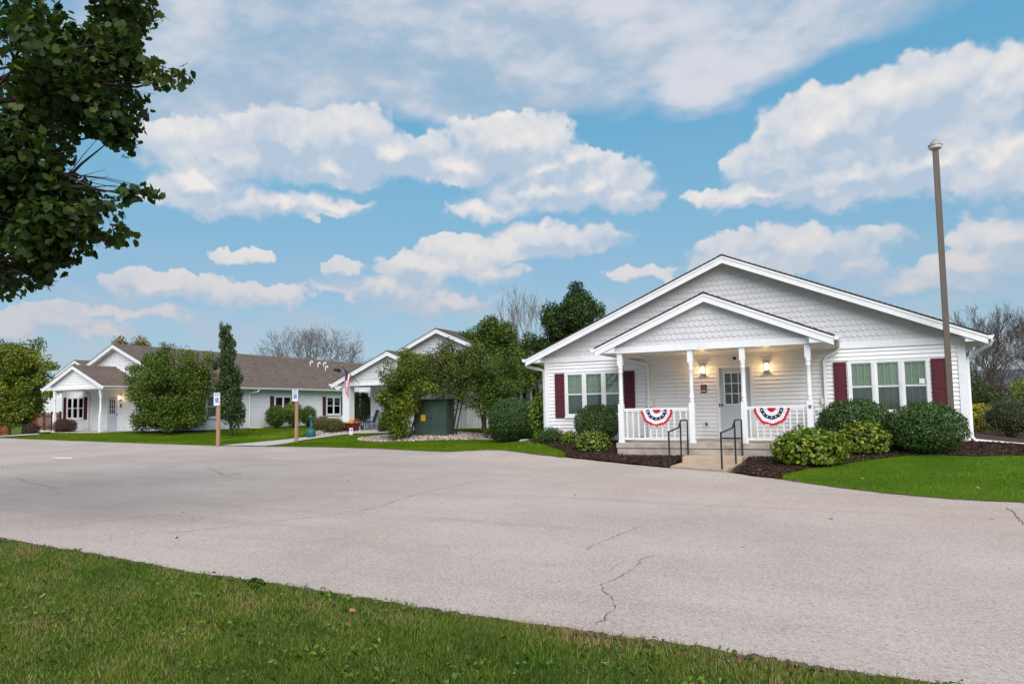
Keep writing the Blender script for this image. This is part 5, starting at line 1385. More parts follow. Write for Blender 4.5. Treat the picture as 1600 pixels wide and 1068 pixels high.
# deciduous trees
rng0 = np.random.default_rng(40)
cl = rand_clumps(rng0, (-34.0, 26.5, 2.65), (1.95, 1.95, 2.0), 70, .66, zmin=.55, ) + [(-34.0 + 1.55 * math.cos(a), 26.5 + 1.55 * math.sin(a), .75 + .25 * math.sin(3 * a), .58, .58, .5) for a in np.arange(0, 6.2, .62)] + [(-34.0 + .7 * math.cos(a), 26.5 + .7 * math.sin(a), .6, .55, .55, .5) for a in np.arange(0, 6.2, 1.25)] + [(-33.5, 26.9, 4.55, .5, .5, .55), (-34.5, 26.3, 4.5, .4, .4, .6), (-35.9, 25.6, 3.6, .5, .5, .3), (-32.3, 27.5, 4.0, .45, .45, .6)]
tree('shade_tree', (-33.97, 26.48, -.05), (-33.9, 26.5, 4.4), cl, 76000, .108, L_T4, BARK, .13, 'dense bushy green tree hiding the middle of the left house', 'tree', seed=41, carve=-.62, cf=1.8)
cl = []
for i in range(46):
    t = (i + .5) / 46; z = .75 + t * 5.0; w = 1.04 * min(1, .35 + (z - .7) * .62) * (1 - max(0, z - 1.5) / 4.9) ** .85
    a = i * 2.4; q = w * rng0.uniform(.25, .85); r = (.30 * (1 - .78 * t) + .07) * rng0.uniform(.75, 1.35); cl.append((-30.05 + math.cos(a) * q - .62 * t, 27.2 + math.sin(a) * q, z, r, r, r * 1.5))
cl += [(-30.85, 27.1, 5.7, .12, .12, .42), (-30.3, 27.3, 5.0, .12, .12, .42), (-30.6, 27.2, 4.8, .2, .2, .4), (-29.75, 27.4, 2.9, .2, .2, .35), (-30.95, 26.8, 3.6, .16, .16, .3)]
tree('columnar_tree', (-30.12, 27.19, -.27), (-30.4, 27.2, 5.7), cl, 28000, .092, L_COL, BARK, .085, 'narrow dark columnar tree on the lawn behind the first sign', 'tree', seed=42, carve=-.9, cf=2.5)
cl = rand_clumps(rng0, (-47.6, 25.6, 3.2), (3.0, 2.2, 2.35), 75, .72, zmin=.75) + [(-45.9, 25.9, 5.5, .7, .7, .6), (-50.3, 25, 5.0, .9, .9, .7), (-44.2, 25.9, 4.1, .55, .55, .35), (-43.9, 25.7, 2.4, .5, .5, .3), (-49.0, 24.5, 1.1, .9, .8, .5), (-44.9, 25.9, 3.3, .7, .6, .6), (-45.1, 25.9, 4.5, .7, .6, .55), (-44.6, 25.8, 1.9, .5, .5, .45), (-46.2, 25.7, 5.1, .8, .7, .6)]
tree('shade_tree', (-46.9, 26.1, -.05), (-47.3, 25.8, 5.0), cl, 56000, .155, L_YG, BARKD, .17, 'spreading yellow-green tree at the left edge beside the small porch', 'tree', seed=43, carve=-.5, cf=1.5)
cl = rand_clumps(rng0, (-70, 50, 8.3), (2.6, 2.0, 1.2), 16, .8)
tree('autumn_tree', (-70, 50, -.2), (-70, 50, 7.6), cl, 3600, .22, L_RUST, BARK, .2, 'small rusty autumn treetop showing above the left roof', 'tree', seed=44)
# tall shrubs in front of the middle house
cl = rand_clumps(rng0, (-17.95, 26.15, 2.75), (1.15, 1.1, .75), 26, .45) + rand_clumps(rng0, (-18.2, 25.8, 1.45), (.80, .8, .95), 26, .42) + rand_clumps(rng0, (-18.15, 25.7, .50), (.72, .6, .6), 24, .38) + [(-17.35, 25.9, 1.2, .3, .3, .4), (-17.5, 25.8, .7, .3, .3, .4), (-16.9, 25.8, 2.1, .5, .4, .35), (-17.3, 25.7, 2.0, .5, .4, .4), (-17.0, 25.75, 1.75, .45, .35, .35), (-16.45, 25.7, 1.95, .4, .35, .3), (-17.45, 25.6, 1.45, .4, .35, .4), (-17.4, 25.6, .95, .35, .3, .4), (-17.5, 25.6, .5, .32, .3, .3)]
tree('tall_shrub', (-18.08, 26.1, -.24), (-18, 26.2, 2.2), cl, 46000, .092, L_YG, BARKD, .06, 'tall yellowing shrub in front of the middle porch, left of the green cabinet', 'shrub', seed=45, carve=-.35, cf=2.4, tint=lambda P, t: t - .08,
     stems=[((.25, 0, -.1), (.9, .2, 2.3), .06), ((0, 0, -.1), (.2, 0, 2.4), .05), ((-.15, .1, -.1), (-.5, 0, 2.2), .05), ((-.05, -.1, -.1), (-.8, -.1, 1.8), .04)])
cl = rand_clumps(rng0, (-15.95, 27.0, 2.75), (1.5, 1.1, 1.1), 50, .48) + rand_clumps(rng0, (-16.9, 26.6, 2.6), (.7, .8, .9), 16, .42) + [(-15.3, 26.5, 1.6, .4, .4, .4), (-16.3, 26.2, 1.75, .4, .3, .3), (-15.0, 26.7, 1.25, .35, .3, .35), (-17.1, 26.0, 1.85, .4, .3, .3), (-14.6, 26.8, 1.6, .42, .35, .4), (-14.5, 26.8, .95, .36, .3, .4), (-14.9, 26.6, 2.0, .4, .35, .35)] + [(-14.5, 27.4, 1.5, .35, .35, .5), (-14.4, 27.5, .9, .3, .3, .4), (-14.9, 27.0, 1.35, .35, .3, .35), (-13.6, 27.2, .6, .3, .3, .4)]
tree('tall_shrub', (-15.95, 26.9, -.25), (-16.0, 27, 2.6), cl, 38000, .09, L_LILAC, BARKD, .06, 'tall browning shrub with dark bare stems right of the green cabinet', 'shrub', seed=46, carve=-.38, cf=2.6,
     stems=[((-.35, 0, -.1), (-.7, .1, 2.3), .045), ((-.25, .05, -.1), (-.3, .1, 2.5), .05), ((-.1, 0, -.1), (.3, .1, 2.5), .05), ((-.3, -.1, -.1), (-1.0, -.1, 2.2), .035), ((.0, .1, -.1), (.5, .1, 2.2), .04)])
cl = rand_clumps(rng0, (-14.2, 27.6, 2.25), (1.1, 1.0, 1.35), 40, .47) + rand_clumps(rng0, (-14.0, 27.5, .9), (.55, .5, .65), 12, .36)
tree('tall_shrub', (-14.35, 27.3, -.3), (-14.2, 27.5, 2.6), cl, 30000, .085, L_MID, BARK, .06, 'tall green shrub with pale slanting stems beside the largest clipped bush', 'shrub', seed=47, carve=-.38, cf=2.6,
     stems=[((-.15, 0, -.1), (-.9, .1, 2.4), .06), ((.1, 0, -.1), (.2, .1, 2.5), .045), ((.25, .05, -.1), (.6, .1, 2.3), .045), ((.2, -.05, -.1), (.3, -.1, 1.8), .03)])
# taller trees behind
cl = rand_clumps(rng0, (-17.0, 33.0, 4.4), (1.35, 1.2, 1.25), 34, .55, zmin=2.5) + rand_clumps(rng0, (-15.6, 33.5, 3.2), (1.3, 1.2, 1.0), 20, .5) + [(-17.15, 33, 5.75, .45, .45, .35), (-18.75, 32.8, 5.0, .4, .4, .3)]
tree('maple_tree', (-16.6, 30.9, -.2), (-17.0, 32.6, 5.0), cl, 36000, .12, L_MID, BARKD, .12, 'green maple rising over the tall shrubs, one branch turned dark red', 'tree', seed=48, carve=-.7, cf=2.0,
     tint=lambda P, t: t)
cl = rand_clumps(rng0, (-13.4, 36.0, 5.6), (1.55, 1.5, 1.75), 46, .58, zmin=3.6) + rand_clumps(rng0, (-15.4, 35.8, 3.7), (1.5, 1.4, 1.1), 30, .55, zmin=2.4) + [(-13.3, 36, 7.65, .5, .5, .4), (-11.95, 36, 6.3, .35, .35, .45), (-16.8, 35.6, 2.9, .5, .5, .35)]
tree('maple_tree', (-15.72, 35.0, -.13), (-13.9, 36.0, 6.6), cl, 54000, .125, leafmat('deep_green_maple_leaf', [(0, (.014, .034, .009)), (.5, (.032, .070, .013)), (.85, (.075, .12, .02)), (.96, (.15, .17, .03)), (1, (.3, .14, .03))], .42, .2), BARKD, .20, 'tall dark green maple with thick dark trunk behind the near house', 'tree', seed=49, carve=-.7, cf=1.7)

def bare_tree(base, height, width, spread, r0, label, seed, depth=6, bark=None, split=3, up=.2, group=None, trunk=.22, wob=.12, fan=0):
    rng = random.Random(seed); e = empty('bare_tree', base, label=label, cat='tree', group=group); mb = MB()
    def grow(p, d, L, r, k):
        pts = [p]; q = Vector(p); dd = Vector(d); n = 3
        for i in range(n):
            dd = (dd + Vector((rng.gauss(0, wob), rng.gauss(0, wob), rng.gauss(0, wob * .6) + up * .1))).normalized(); q = q + dd * (L / n); pts.append(q.copy())
        rm = .011; mb.tube(pts, [max(rm, q_ * r) for q_ in (1, .87, .75, .62)], 3 if k < 3 else 5, cap=False)
        if k == 0: return
        for j in range(split if rng.random() < .6 else split - 1):
            a = rng.uniform(0, 6.28); s = rng.uniform(.35, .8) * spread
            o1 = dd.orthogonal().normalized(); o2 = dd.cross(o1)
            nd = (dd + (o1 * math.cos(a) + o2 * math.sin(a)) * s + Vector((0, 0, up * .5))).normalized()
            st = pts[-1] if j < 2 else pts[rng.choice((1, 2))]
            grow(st, nd, L * rng.uniform(.66, .86), r * rng.uniform(.52, .66), k - 1)
    if fan:
        mb.tube([(0, 0, -.2), (.03, 0, height * .1), (0, .03, height * .2)], [r0 * 1.3, r0, r0 * .9], 8, cap=False)
        for i in range(fan):
            a = i * 2.4; tl = .25 + .75 * (i % 3) / 2.4
            grow(Vector((0, 0, height * (.14 + .02 * (i % 4)))), Vector((math.cos(a) * tl, math.sin(a) * tl, 1)).normalized(), height * trunk, r0 * .5, depth)
    else: grow(Vector((0, 0, -.2)), Vector((0, 0, 1)), height * trunk, r0, depth)
    V = np.array(mb.v); hh = V[:, 2].max(); ww = max(np.ptp(V[:, 0]), np.ptp(V[:, 1]))
    V[:, 2] *= height / hh; V[:, :2] *= width / ww; mb.v = [tuple(v) for v in V]
    mb.build('branches', bark or BARK, e)
    return e
TWIG = pmat('reddish_grey_twigs', (.15, .115, .105), .9, .2, 4)
TWIGD = pmat('dark_brown_twigs', (.085, .064, .056), .9, .2, 4)
bare_tree((-51.9, 58, -.2), 11.2, 14.5, 1.3, .26, 'rounded bare tree behind the brown roof of the left house', 51, depth=6, bark=TWIG, up=.22, trunk=.25, fan=11, wob=.09)
bare_tree((-20.6, 46, 0), 10.2, 4.4, .55, .13, 'thin pale bare tree rising behind the middle house', 52, depth=6, bark=BARKG, split=3, up=.9, trunk=.30)
rt = [((8.6, 58, -.5), 8.4, 1.0, 'bare tree nearest the right eave of the near house', 6), ((12.2, 60, -.5), 8.6, 1.1, 'tall bare tree at the far right edge', 6), ((10.2, 66, -.5), 7.0, 1.1, 'lower bare tree between the two taller ones on the right', 6),
      ((15.8, 68, -.5), 8.5, 1.1, 'bare tree behind the hedge cut off by the right edge', 6)]
for i, (b, hh, sp, lb, dp) in enumerate(rt): bare_tree(b, hh, 6.5, sp, .17, lb, 60 + i, depth=dp, bark=TWIGD, up=.25, group='bare trees beyond the right hedge', trunk=.25, fan=7, wob=.09)

# brush thicket below the bare trees and leafy hedge in front of it
def thicket():
    r = random.Random(3); mb = MB()
    for i in range(1500):
        x = r.uniform(3.5, 22); y = 62 + r.uniform(-3, 3); z = -.5; p = Vector((x, y, z)); d = Vector((r.gauss(0, .3), r.gauss(0, .3), 1)).normalized(); L = r.uniform(1.6, 4.4) * .4
        for k in range(3):
            q = p + d * L * .6; mb.tube([p, q], [.03 / (k + 1), .022 / (k + 1)], 3, cap=False)
            for _ in range(2):
                d2 = (d + Vector((r.gauss(0, .5), r.gauss(0, .5), 0))).normalized(); mb.tube([q, q + d2 * L * .6], [.016, .006], 3, cap=False)
            p = q; d = (d + Vector((r.gauss(0, .25), r.gauss(0, .25), 0))).normalized()
    tag(mb.build('brush_thicket', TWIGD), 'grey-brown leafless thicket beyond the hedge at the right edge', 'thicket', kind='stuff')
thicket()
cl = [(4.6 + i * .42, 36 + rng0.uniform(-.5, .5), rng0.uniform(.1, 1.55), .62, .6, .55) for i in range(11)] + [(4.6 + i * .42, 36.3, rng0.uniform(-.1, .6), .62, .6, .5) for i in range(11)]
tree('hedge', (6.4, 36, -.45), (6.4, 36, 1), cl, 13000, .11, leafmat('hedge_leaf', [(0, (.022, .045, .012)), (.5, (.055, .085, .022)), (.9, (.12, .14, .03)), (1, (.16, .10, .04))], .5, .2), BARKD, .08, 'dark green and bronze hedge just beyond the near house at the right edge', 'hedge', seed=70, carve=-.7, shell=3)
cl = [(7.6 + i * .55, 42 + rng0.uniform(-.5, .5), rng0.uniform(.2, 1.7), .8, .7, .65) for i in range(9)] + [(7.6 + i * .55, 42, .2, .8, .7, .6) for i in range(9)]
tree('hedge', (9.5, 42, -.45), (9.5, 42, 1), cl, 11000, .12, L_LIME, BARKD, .08, 'brighter yellow-green hedge behind the dark one at the right edge', 'hedge', seed=71, carve=-.7, shell=3)

# distant tree line so that the horizon behind the houses is not bare ground
def tree_line():
    rng = np.random.default_rng(80); n = 16000
    ang = rng.uniform(-1.25, .55, n); dist = rng.uniform(150, 175, n); x = np.sin(ang) * dist; y = np.cos(ang) * dist
    h = 4.2 + 1.6 * np.sin(ang * 31) + 1.1 * np.sin(ang * 77 + 1) + .6 * np.sin(ang * 190)
    P = np.stack([x, y, -.5 + h * rng.random(n) ** .7], -1)
    V, F = leaf_quads(rng, P, 1.5, asp=.8)
    tag(link('far_woods', np_mesh('far_woods', V, F, leafmat('far_woods_leaf', [(0, (.03, .045, .02)), (.6, (.06, .075, .035)), (1, (.12, .09, .05))], .8, .1), np.clip(rng.normal(.5, .2, n), 0, 1))), 'distant belt of woods along the horizon', 'woods', kind='stuff')
tree_line()

# foreground maple whose crown enters the picture at the upper left
FRONT_CLUMPS = [(-8.71,4.57,5.71,0.55),(-8.83,5.15,6.13,0.55),(-7.74,5.03,5.83,0.50),(-7.25,5.05,5.76,0.33),(-8.04,4.50,5.05,0.55),(-8.36,5.19,5.61,0.50),(-7.41,5.01,5.28,0.33),(-8.96,4.73,4.90,0.55),(-8.04,4.75,4.70,0.50),(-8.42,5.41,5.31,0.42),(-7.47,5.21,5.12,0.26),(-7.00,5.23,4.92,0.20),(-6.71,5.27,4.86,0.15),(-7.84,5.08,4.52,0.36),(-8.91,5.01,4.51,0.52),(-8.63,4.51,4.05,0.50),(-8.10,4.98,4.14,0.42),(-8.07,5.32,4.33,0.33),(-8.56,4.79,3.74,0.48),(-8.31,5.13,3.79,0.35),(-9.28,4.90,3.56,0.50),(-8.24,4.76,3.22,0.38),(-8.06,5.06,3.31,0.28),(-7.72,5.10,3.43,0.22),(-7.39,5.15,3.54,0.15),(-7.06,5.19,3.54,0.13),(-7.87,5.17,3.10,0.20),(-8.49,4.67,2.86,0.36),(-8.59,5.05,2.98,0.26),(-8.91,4.69,2.72,0.30),(-8.54,4.77,2.64,0.20),(-9.11,5.62,3.89,0.40),(-9.25,4.72,3.11,0.50),(-9.62,5.20,3.26,0.45),(-9.14,4.51,3.67,0.50),(-9.61,5.03,2.72,0.28),(-9.45,5.45,3.98,0.50),(-9.01,5.78,5.43,0.40),(-8.55,5.73,6.18,0.40),(-7.66,5.50,6.03,0.25),(-8.22,5.31,3.39,0.40),(-8.38,5.03,3.11,0.36),(-7.83,5.30,3.15,0.24),(-8.60,5.23,3.54,0.40),(-8.78,4.98,2.75,0.26),(-8.19,5.41,3.77,0.28),(-7.93,5.46,4.84,0.30),(-7.88,5.39,4.49,0.26),(-9.72,5.45,5.27,0.50),(-9.23,5.65,5.78,0.45),(-10.00,5.38,4.40,0.50),(-9.74,5.34,3.65,0.45),(-12.54,4.75,5.99,0.71),(-13.70,2.45,6.47,0.64),(-11.21,5.53,7.82,0.64),(-11.87,5.06,10.26,0.60),(-10.85,4.07,9.15,0.58),(-12.67,5.63,9.27,0.60),(-10.30,5.38,8.68,0.61),(-11.81,6.12,8.38,0.55),(-12.09,5.02,8.87,0.73),(-13.79,4.78,5.90,0.68),(-12.65,4.13,8.84,0.65),(-12.22,2.50,7.45,0.54),(-14.46,5.79,7.66,0.68),(-12.04,5.02,7.35,0.54),(-11.46,5.38,9.86,0.66),(-14.36,5.85,6.71,0.64),(-13.66,3.07,8.08,0.66),(-11.60,3.32,6.62,0.57),(-14.29,4.73,9.70,0.65),(-12.55,5.74,7.69,0.52),(-14.20,5.72,7.44,0.56),(-12.29,4.67,5.11,0.54),(-12.90,5.22,5.99,0.66),(-11.62,3.47,5.43,0.51),(-10.85,4.28,7.74,0.53),(-10.57,2.07,6.70,0.61),(-11.32,2.67,9.08,0.62),(-13.11,3.62,10.41,0.52),(-11.89,4.02,8.03,0.68),(-14.30,2.24,8.35,0.68),(-10.21,3.45,6.77,0.62),(-11.50,1.92,9.14,0.55),(-14.34,3.60,6.58,0.57),(-12.39,5.54,5.89,0.52),(-12.35,3.62,7.03,0.59),(-12.97,4.89,10.51,0.68),(-10.61,2.86,6.35,0.74),(-15.12,3.41,7.52,0.51),(-13.18,5.62,8.46,0.62),(-12.75,5.80,7.94,0.56),(-13.04,2.51,9.15,0.54),(-14.99,4.64,7.03,0.74),(-12.29,5.69,5.73,0.66),(-14.13,5.25,8.19,0.69),(-12.54,6.08,7.15,0.57),(-13.17,2.55,8.10,0.59),(-13.93,3.37,5.37,0.51),(-10.23,3.88,6.43,0.54),(-12.35,5.84,8.53,0.65),(-15.28,4.22,8.56,0.55),(-14.09,2.92,6.33,0.51),(-10.99,5.66,8.34,0.73),(-13.77,6.14,6.08,0.73),(-12.48,5.84,5.85,0.56),(-14.64,4.73,6.62,0.52),(-11.33,3.56,6.64,0.67),(-14.13,3.81,8.71,0.55),(-14.08,4.10,6.13,0.72),(-14.33,4.11,8.31,0.58),(-11.82,6.20,8.61,0.62)]
def front_maple():
    cx, cy, cz = -12.691, 3.869, 7.241
    cl = [(x, y, z, r, r, r * .8) for x, y, z, r in FRONT_CLUMPS]
    base = (cx, cy, float(H(cx, cy)) - .02)
    tree('maple_tree', base, (cx, cy, cz + 1.2), cl, 54000, .106, L_MAPLE, BARKD, .19, 'dark green maple in the foreground, its branches entering at the upper left', 'tree', seed=92, carve=-.3, cf=2.6, shape=MAPLE_PTS, twigs=2, shell=2.6, up=.5)
front_maple()

# ------------------------------------------------------------------ red-brown fence at the left
FENC = pmat('red_brown_fence_stain', (.20, .050, .018), .8, .2, 4, .3, 30, stretch=(5, 5, .5)); FENO = pmat('orange_fence_stain', (.33, .105, .028), .8, .2, 4, .3, 30, stretch=(5, 5, .5))
def fence(a, b, h, mat, gap, w, label, top):
    L = math.hypot(b[0]-a[0], b[1]-a[1]); rz = math.atan2(b[1]-a[1], b[0]-a[0]); z = float(H(*a))
    e = empty('fence', (a[0], a[1], z), rz, label=label, cat='fence')
    MB().box(0, L, .03, .07, .25, .34).build('rail', mat, e); MB().box(0, L, .03, .07, h - .3, h - .21).build('rail', mat, e)
    me = MB().prism_y([(0, .03), (w, .03), (w, h - top), (w / 2, h), (0, h - top)], -.0, .022).mesh('picket', mat)
    n = int(L / (w + gap)); rr = random.Random(4)
    for i in range(n): 
        o = link('picket', me, e, (i * (w + gap), 0, rr.uniform(-.02, .02)))
        if rr.random() < .3: o.rotation_euler = (0, rr.uniform(-.02, .02), 0)
    p = MB().box(-.05, .05, .0705, .17, 0, h + .05).mesh('fence_post', mat); k = 0
    while k < L: link('fence_post', p, e, (k, 0, 0)); k += 2.3
fence((-45.75, 28.2), (-56.5, 31.9), 1.30, FENC, .15, .12, 'red-brown picket fence with open gaps joining the left house', .03)
fence((-49.4, 26.6), (-60.5, 29.6), 1.05, FENO, .006, .14, 'orange-stained solid board fence at the far left edge', .0)

# ------------------------------------------------------------------ grass, pebbles, mulch chips, fallen leaves
def scatter(poly, n, seed):
    r = np.random.default_rng(seed); xs = [p[0] for p in poly]; ys = [p[1] for p in poly]
    x = r.uniform(min(xs), max(xs), n); y = r.uniform(min(ys), max(ys), n); k = in_poly(x, y, poly); return x[k], y[k]
def grass(name, x, y, off, hgt, wid, mat, seed, label, two=True, tint=None, lean=.5):
    r = np.random.default_rng(seed); n = len(x); z = H(x, y) + off
    a = r.uniform(0, 6.283, n); ht = hgt * r.uniform(.45, 1.25, n); w = wid * r.uniform(.6, 1.3, n)
    ln = r.normal(0, lean, n) * ht; la = r.uniform(0, 6.283, n); dx, dy = np.cos(a) * w / 2, np.sin(a) * w / 2; lx, ly = np.cos(la) * ln, np.sin(la) * ln
    z = np.asarray(z)
    if two:
        V = np.empty((n, 5, 3))
        V[:, 0] = np.stack([x - dx, y - dy, z], -1); V[:, 1] = np.stack([x + dx, y + dy, z], -1)
        V[:, 2] = np.stack([x + dx * .75 + lx * .35, y + dy * .75 + ly * .35, z + ht * .6], -1); V[:, 3] = np.stack([x + lx, y + ly, z + ht * .95], -1)
        V[:, 4] = np.stack([x - dx * .75 + lx * .35, y - dy * .75 + ly * .35, z + ht * .6], -1); K = 5
    else:
        V = np.empty((n, 3, 3)); V[:, 0] = np.stack([x - dx, y - dy, z], -1); V[:, 1] = np.stack([x + dx, y + dy, z], -1); V[:, 2] = np.stack([x + lx, y + ly, z + ht], -1); K = 3
    t = r.normal(.5, .17, n)
    if tint is not None: t = tint(x, y, t)
    tag(link(name, np_mesh(name, V.reshape(-1, 3), np.arange(n * K).reshape(n, K), mat, np.clip(t, 0, 1))), label, 'grass', kind='stuff')
G_F = leafmat('front_grass_blade', [(0, (.036, .072, .008)), (.3, (.082, .150, .014)), (.52, (.125, .205, .015)), (.7, (.20, .24, .035)), (.82, (.30, .26, .08)), (.92, (.38, .29, .15)), (1, (.36, .20, .11))], .5, .3, .3)
G_B = leafmat('lawn_grass_blade', [(0, (.045, .095, .003)), (.5, (.095, .175, .004)), (.85, (.17, .25, .008)), (1, (.32, .28, .07))], .8, .3, .08)
FP = [(-14, 5.35)] + gf + [(1.2, 4.25), (1.2, .9), (-4, .3), (-14, 1.6)]
x, y = scatter(FP, 430000, 1)
d = np.hypot(x, y); keep = np.random.default_rng(5).random(len(x)) < np.clip(1.5 - d * .12, .25, 1); x, y = x[keep], y[keep]
def ftint(x, y, t):
    P = np.stack([x, y, 0 * x], -1); v = nz(P, 1.3, 6) * .12 + nz(P, 3.6, 7) * .13 + nz(P, 9, 8) * .09
    edge = np.clip((y - 3.3 - .05 * (-x)) / 1.0, 0, 1)          # drier, browner towards the pavement
    rgt = np.clip((x + 5.5) / 5, 0, 1)
    return t - .02 + v * 1.25 + edge * (.08 + .24 * rgt)
grass('front_grass', x, y, .012, .043, .0044, G_F, 2, 'uneven green and dry brown grass in the foreground', True, ftint, .55)
def ltint(x, y, t):
    P = np.stack([x, y, 0 * x], -1); return t + nz(P, 1.1, 9) * .16 + nz(P, 4.0, 10) * .12 + .35 * (nz(P, .8, 14) > 1.0)
for nm, poly, n, sd, lb in (('lawn_grass', LAWN_R[:-0 or None], 300000, 3, 'bright mown grass right of the steps'), ('lawn_grass', LAWN_M, 130000, 4, 'bright mown grass in front of the tall shrubs'), ('lawn_grass', LAWN_L, 200000, 5, 'bright mown grass in front of the left house')):
    poly2 = [p for p in poly if p[0] < 21] if nm == 'lawn_grass' and sd == 3 else poly
    x, y = scatter(poly2, n, sd)
    if sd == 3:
        k = (x < 9) & (y < 26); x, y = x[k], y[k]
    inm = in_poly(x, y, PEB1) | in_poly(x, y, PEB2); x, y = x[~inm], y[~inm]
    re = np.random.default_rng(sd + 60); x = x + re.normal(0, .035, len(x)); y = y + re.normal(0, .035, len(y))
    grass(nm, x, y, .008, .05 if sd == 3 else .055, .011 if sd == 3 else .02, G_B, sd + 20, lb, False, ltint, .5)
# broad weeds and clover in the front grass
rg = np.random.default_rng(12); x, y = scatter(FP, 2200, 13); k = (y > 2.6) & (nz(np.stack([x, y, 0 * x], -1), 2.5, 3) > -.1); x, y = x[k][:520], y[k][:520]
Vs = []; Fs = []; T = []; b = 0
for X_, Y_ in zip(x, y):
    m = rg.integers(4, 9); s = rg.uniform(.018, .045)
    P = np.stack([X_ + rg.normal(0, s * .8, m), Y_ + rg.normal(0, s * .8, m), H(X_, Y_) + .035 + rg.uniform(0, .03, m)], -1)
    V, F = leaf_quads(rg, P, s, None, asp=.6, up=2.5); Vs.append(V); Fs.append(F + b); b += len(V); T.append(rg.normal(.5, .15, m))
G_W = leafmat('weed_leaf', [(0, (.06, .13, .015)), (.6, (.12, .21, .02)), (1, (.22, .29, .04))], .45, .3)
tag(link('weeds', np_mesh('weeds', np.concatenate(Vs), np.concatenate(Fs), G_W, np.clip(np.concatenate(T), 0, 1))), 'small broad-leaved weeds and clover in the front grass', 'weeds', kind='stuff')
def stones(poly, n, seed, label):
    r = np.random.default_rng(seed); x, y = scatter(poly, n, seed); n = len(x); s = r.uniform(.03, .075, n)
    U = np.array([(1, 0, 0), (-1, 0, 0), (0, 1, 0), (0, -1, 0), (0, 0, .7), (0, 0, -.7)], float); T = np.array([(0, 2, 4), (2, 1, 4), (1, 3, 4), (3, 0, 4), (2, 0, 5), (1, 2, 5), (3, 1, 5), (0, 3, 5)])
    U = np.array([(-1, -1, -.5), (1, -.8, -.5), (.9, 1, -.5), (-.9, .9, -.5), (-.6, -.55, .6), (.6, -.6, .5), (.5, .6, .6), (-.6, .5, .55)]) * .7
    T = np.array([(4, 5, 6, 7), (0, 1, 5, 4), (1, 2, 6, 5), (2, 3, 7, 6), (3, 0, 4, 7)])
    a = r.uniform(0, 6.28, n); ca, sa = np.cos(a)[:, None], np.sin(a)[:, None]
    V = U[None] * (s[:, None] * r.uniform(.7, 1.3, (n, 1)))[:, :, None]; V = V * r.uniform(.8, 1.2, V.shape)
    X = V[..., 0] * ca - V[..., 1] * sa + x[:, None]; Y = V[..., 0] * sa + V[..., 1] * ca + y[:, None]; Z = V[..., 2] * .8 + (H(x, y) + .045)[:, None]
    F = (T[None] + (np.arange(n) * 8)[:, None, None]).reshape(-1, 4)
    t = np.repeat(r.random(n), 5)
    tag(link('river_stones', np_mesh('river_stones', np.stack([X, Y, Z], -1).reshape(-1, 3), F, STONE, t)), label, 'stones', kind='stuff')
STONE = leafmat('river_stone', [(0, (.12, .085, .07)), (.4, (.26, .20, .17)), (.8, (.40, .34, .30)), (1, (.60, .56, .52))], .75, 0.0, .2)
stones(PEB1, 9000, 31, 'pinkish river stones around the cabinet and tall shrubs')
stones(PEB2, 7000, 32, 'pinkish river stones beside the flower pot')
def chips(poly, n, seed, label):
    r = np.random.default_rng(seed); x, y = scatter(poly, n, seed); P = np.stack([x, y, H(x, y) + .035 + r.uniform(0, .02, len(x))], -1)
    V, F = leaf_quads(r, P, .075, None, asp=.3, up=1.6)
    tag(link('bark_mulch', np_mesh('bark_mulch', V, F, CHIP, np.clip(r.normal(.45, .22, len(x)), 0, 1))), label, 'mulch', kind='stuff')
CHIP = leafmat('bark_chip', [(0, (.016, .009, .008)), (.6, (.062, .036, .027)), (.93, (.12, .08, .06)), (1, (.32, .24, .19))], .95, 0.0, .1)
chips([p for p in MUL_R if p[1] < 30], 60000, 41, 'dark bark mulch along the right side of the near house')
chips(MUL_L, 30000, 42, 'dark bark mulch between the porch steps and the middle lawn')
chips(MUL_H, 16000, 43, 'dark bark mulch along the left house')
rg = np.random.default_rng(50)
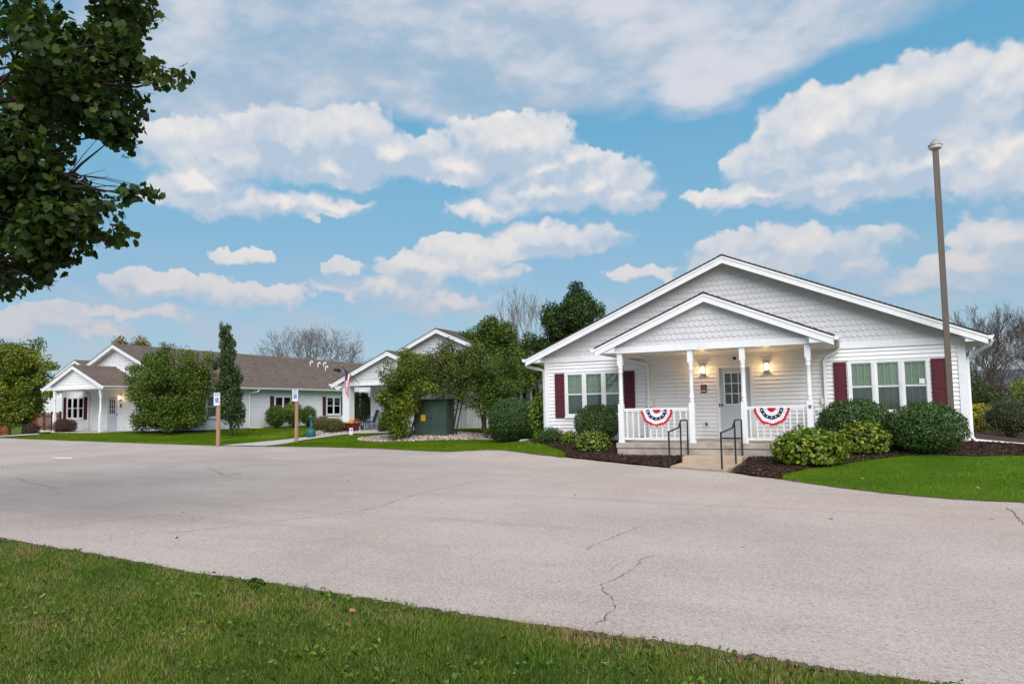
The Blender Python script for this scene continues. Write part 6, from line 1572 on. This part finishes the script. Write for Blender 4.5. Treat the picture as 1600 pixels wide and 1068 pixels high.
FL = [(-.6, 13.9), (.05, 13.35), (.5, 13.0), (-.9, 14.3), (1.1, 14.0), (1.4, 13.2), (.2, 14.9), (-.3, 14.6), (1.9, 13.8), (-1.8, 13.6), (.7, 12.5), (1.6, 15.0), (-13.0, 21.2), (-9.4, 19.2), (-5.2, 4.3), (-22.4, 20.2), (-1.3, 12.9), (-9.2, 7.4), (-8.5, 7.0)] + [(rg.uniform(-8, .5), rg.uniform(2.2, 4.2)) for _ in range(5)] + [(rg.uniform(-30, 2), rg.uniform(5, 19)) for _ in range(26)]
P = np.array([(a, b, float(H(a, b)) + .045 if b < 4.3 or (b > 13.0 and a > -1.2) else float(H(a, b)) + .012) for a, b in FL])
V, F = leaf_polys(rg, P, .055, MAPLE_PTS, None, 4)
tag(link('fallen_leaves', np_mesh('fallen_leaves', V, F, leafmat('fallen_leaf', [(0, (.30, .12, .05)), (.5, (.45, .25, .12)), (1, (.62, .50, .40))], .7, .1), rg.random(len(P)))), 'few dry leaves scattered on the lot and lawns', 'leaves', kind='stuff')
bush('weed_clump', (-4.62, 4.45, -.5), (.07, .04, .045), 40, .036, L_MID, 'leafy weed clump growing at the broken pavement edge', 77, rough=.3, shell=.8, flat=.4, up=.5)
# pale flat rocks by the clipped bush
m = MB()
for i, (dx, dy, a) in enumerate(((0, 0, .2), (.35, .25, -.3), (-.3, .2, .6))):
    c, s = math.cos(a), math.sin(a); V = [(-.2, -.1, 0), (.22, -.12, 0), (.2, .13, 0), (-.18, .1, 0), (-.15, -.07, .09), (.17, -.09, .07), (.14, .08, .1), (-.14, .07, .08)]
    m.add([(x * c - y * s + dx, x * s + y * c + dy, z) for x, y, z in V], [(3, 2, 1, 0), (4, 5, 6, 7), (0, 1, 5, 4), (1, 2, 6, 5), (2, 3, 7, 6), (3, 0, 4, 7)])
tag(m.build('landscape_rocks', pmat('pale_limestone', (.42, .41, .40), .8, .15, 9), None, (-10.1, 22.2, -.2)), 'pale flat rocks beside the largest clipped bush', 'rocks')
print('tris', sum(sum(max(1, p - 2) for p in _ps) for _ps in ([q.loop_total for q in m.polygons] for m in bpy.data.meshes)))
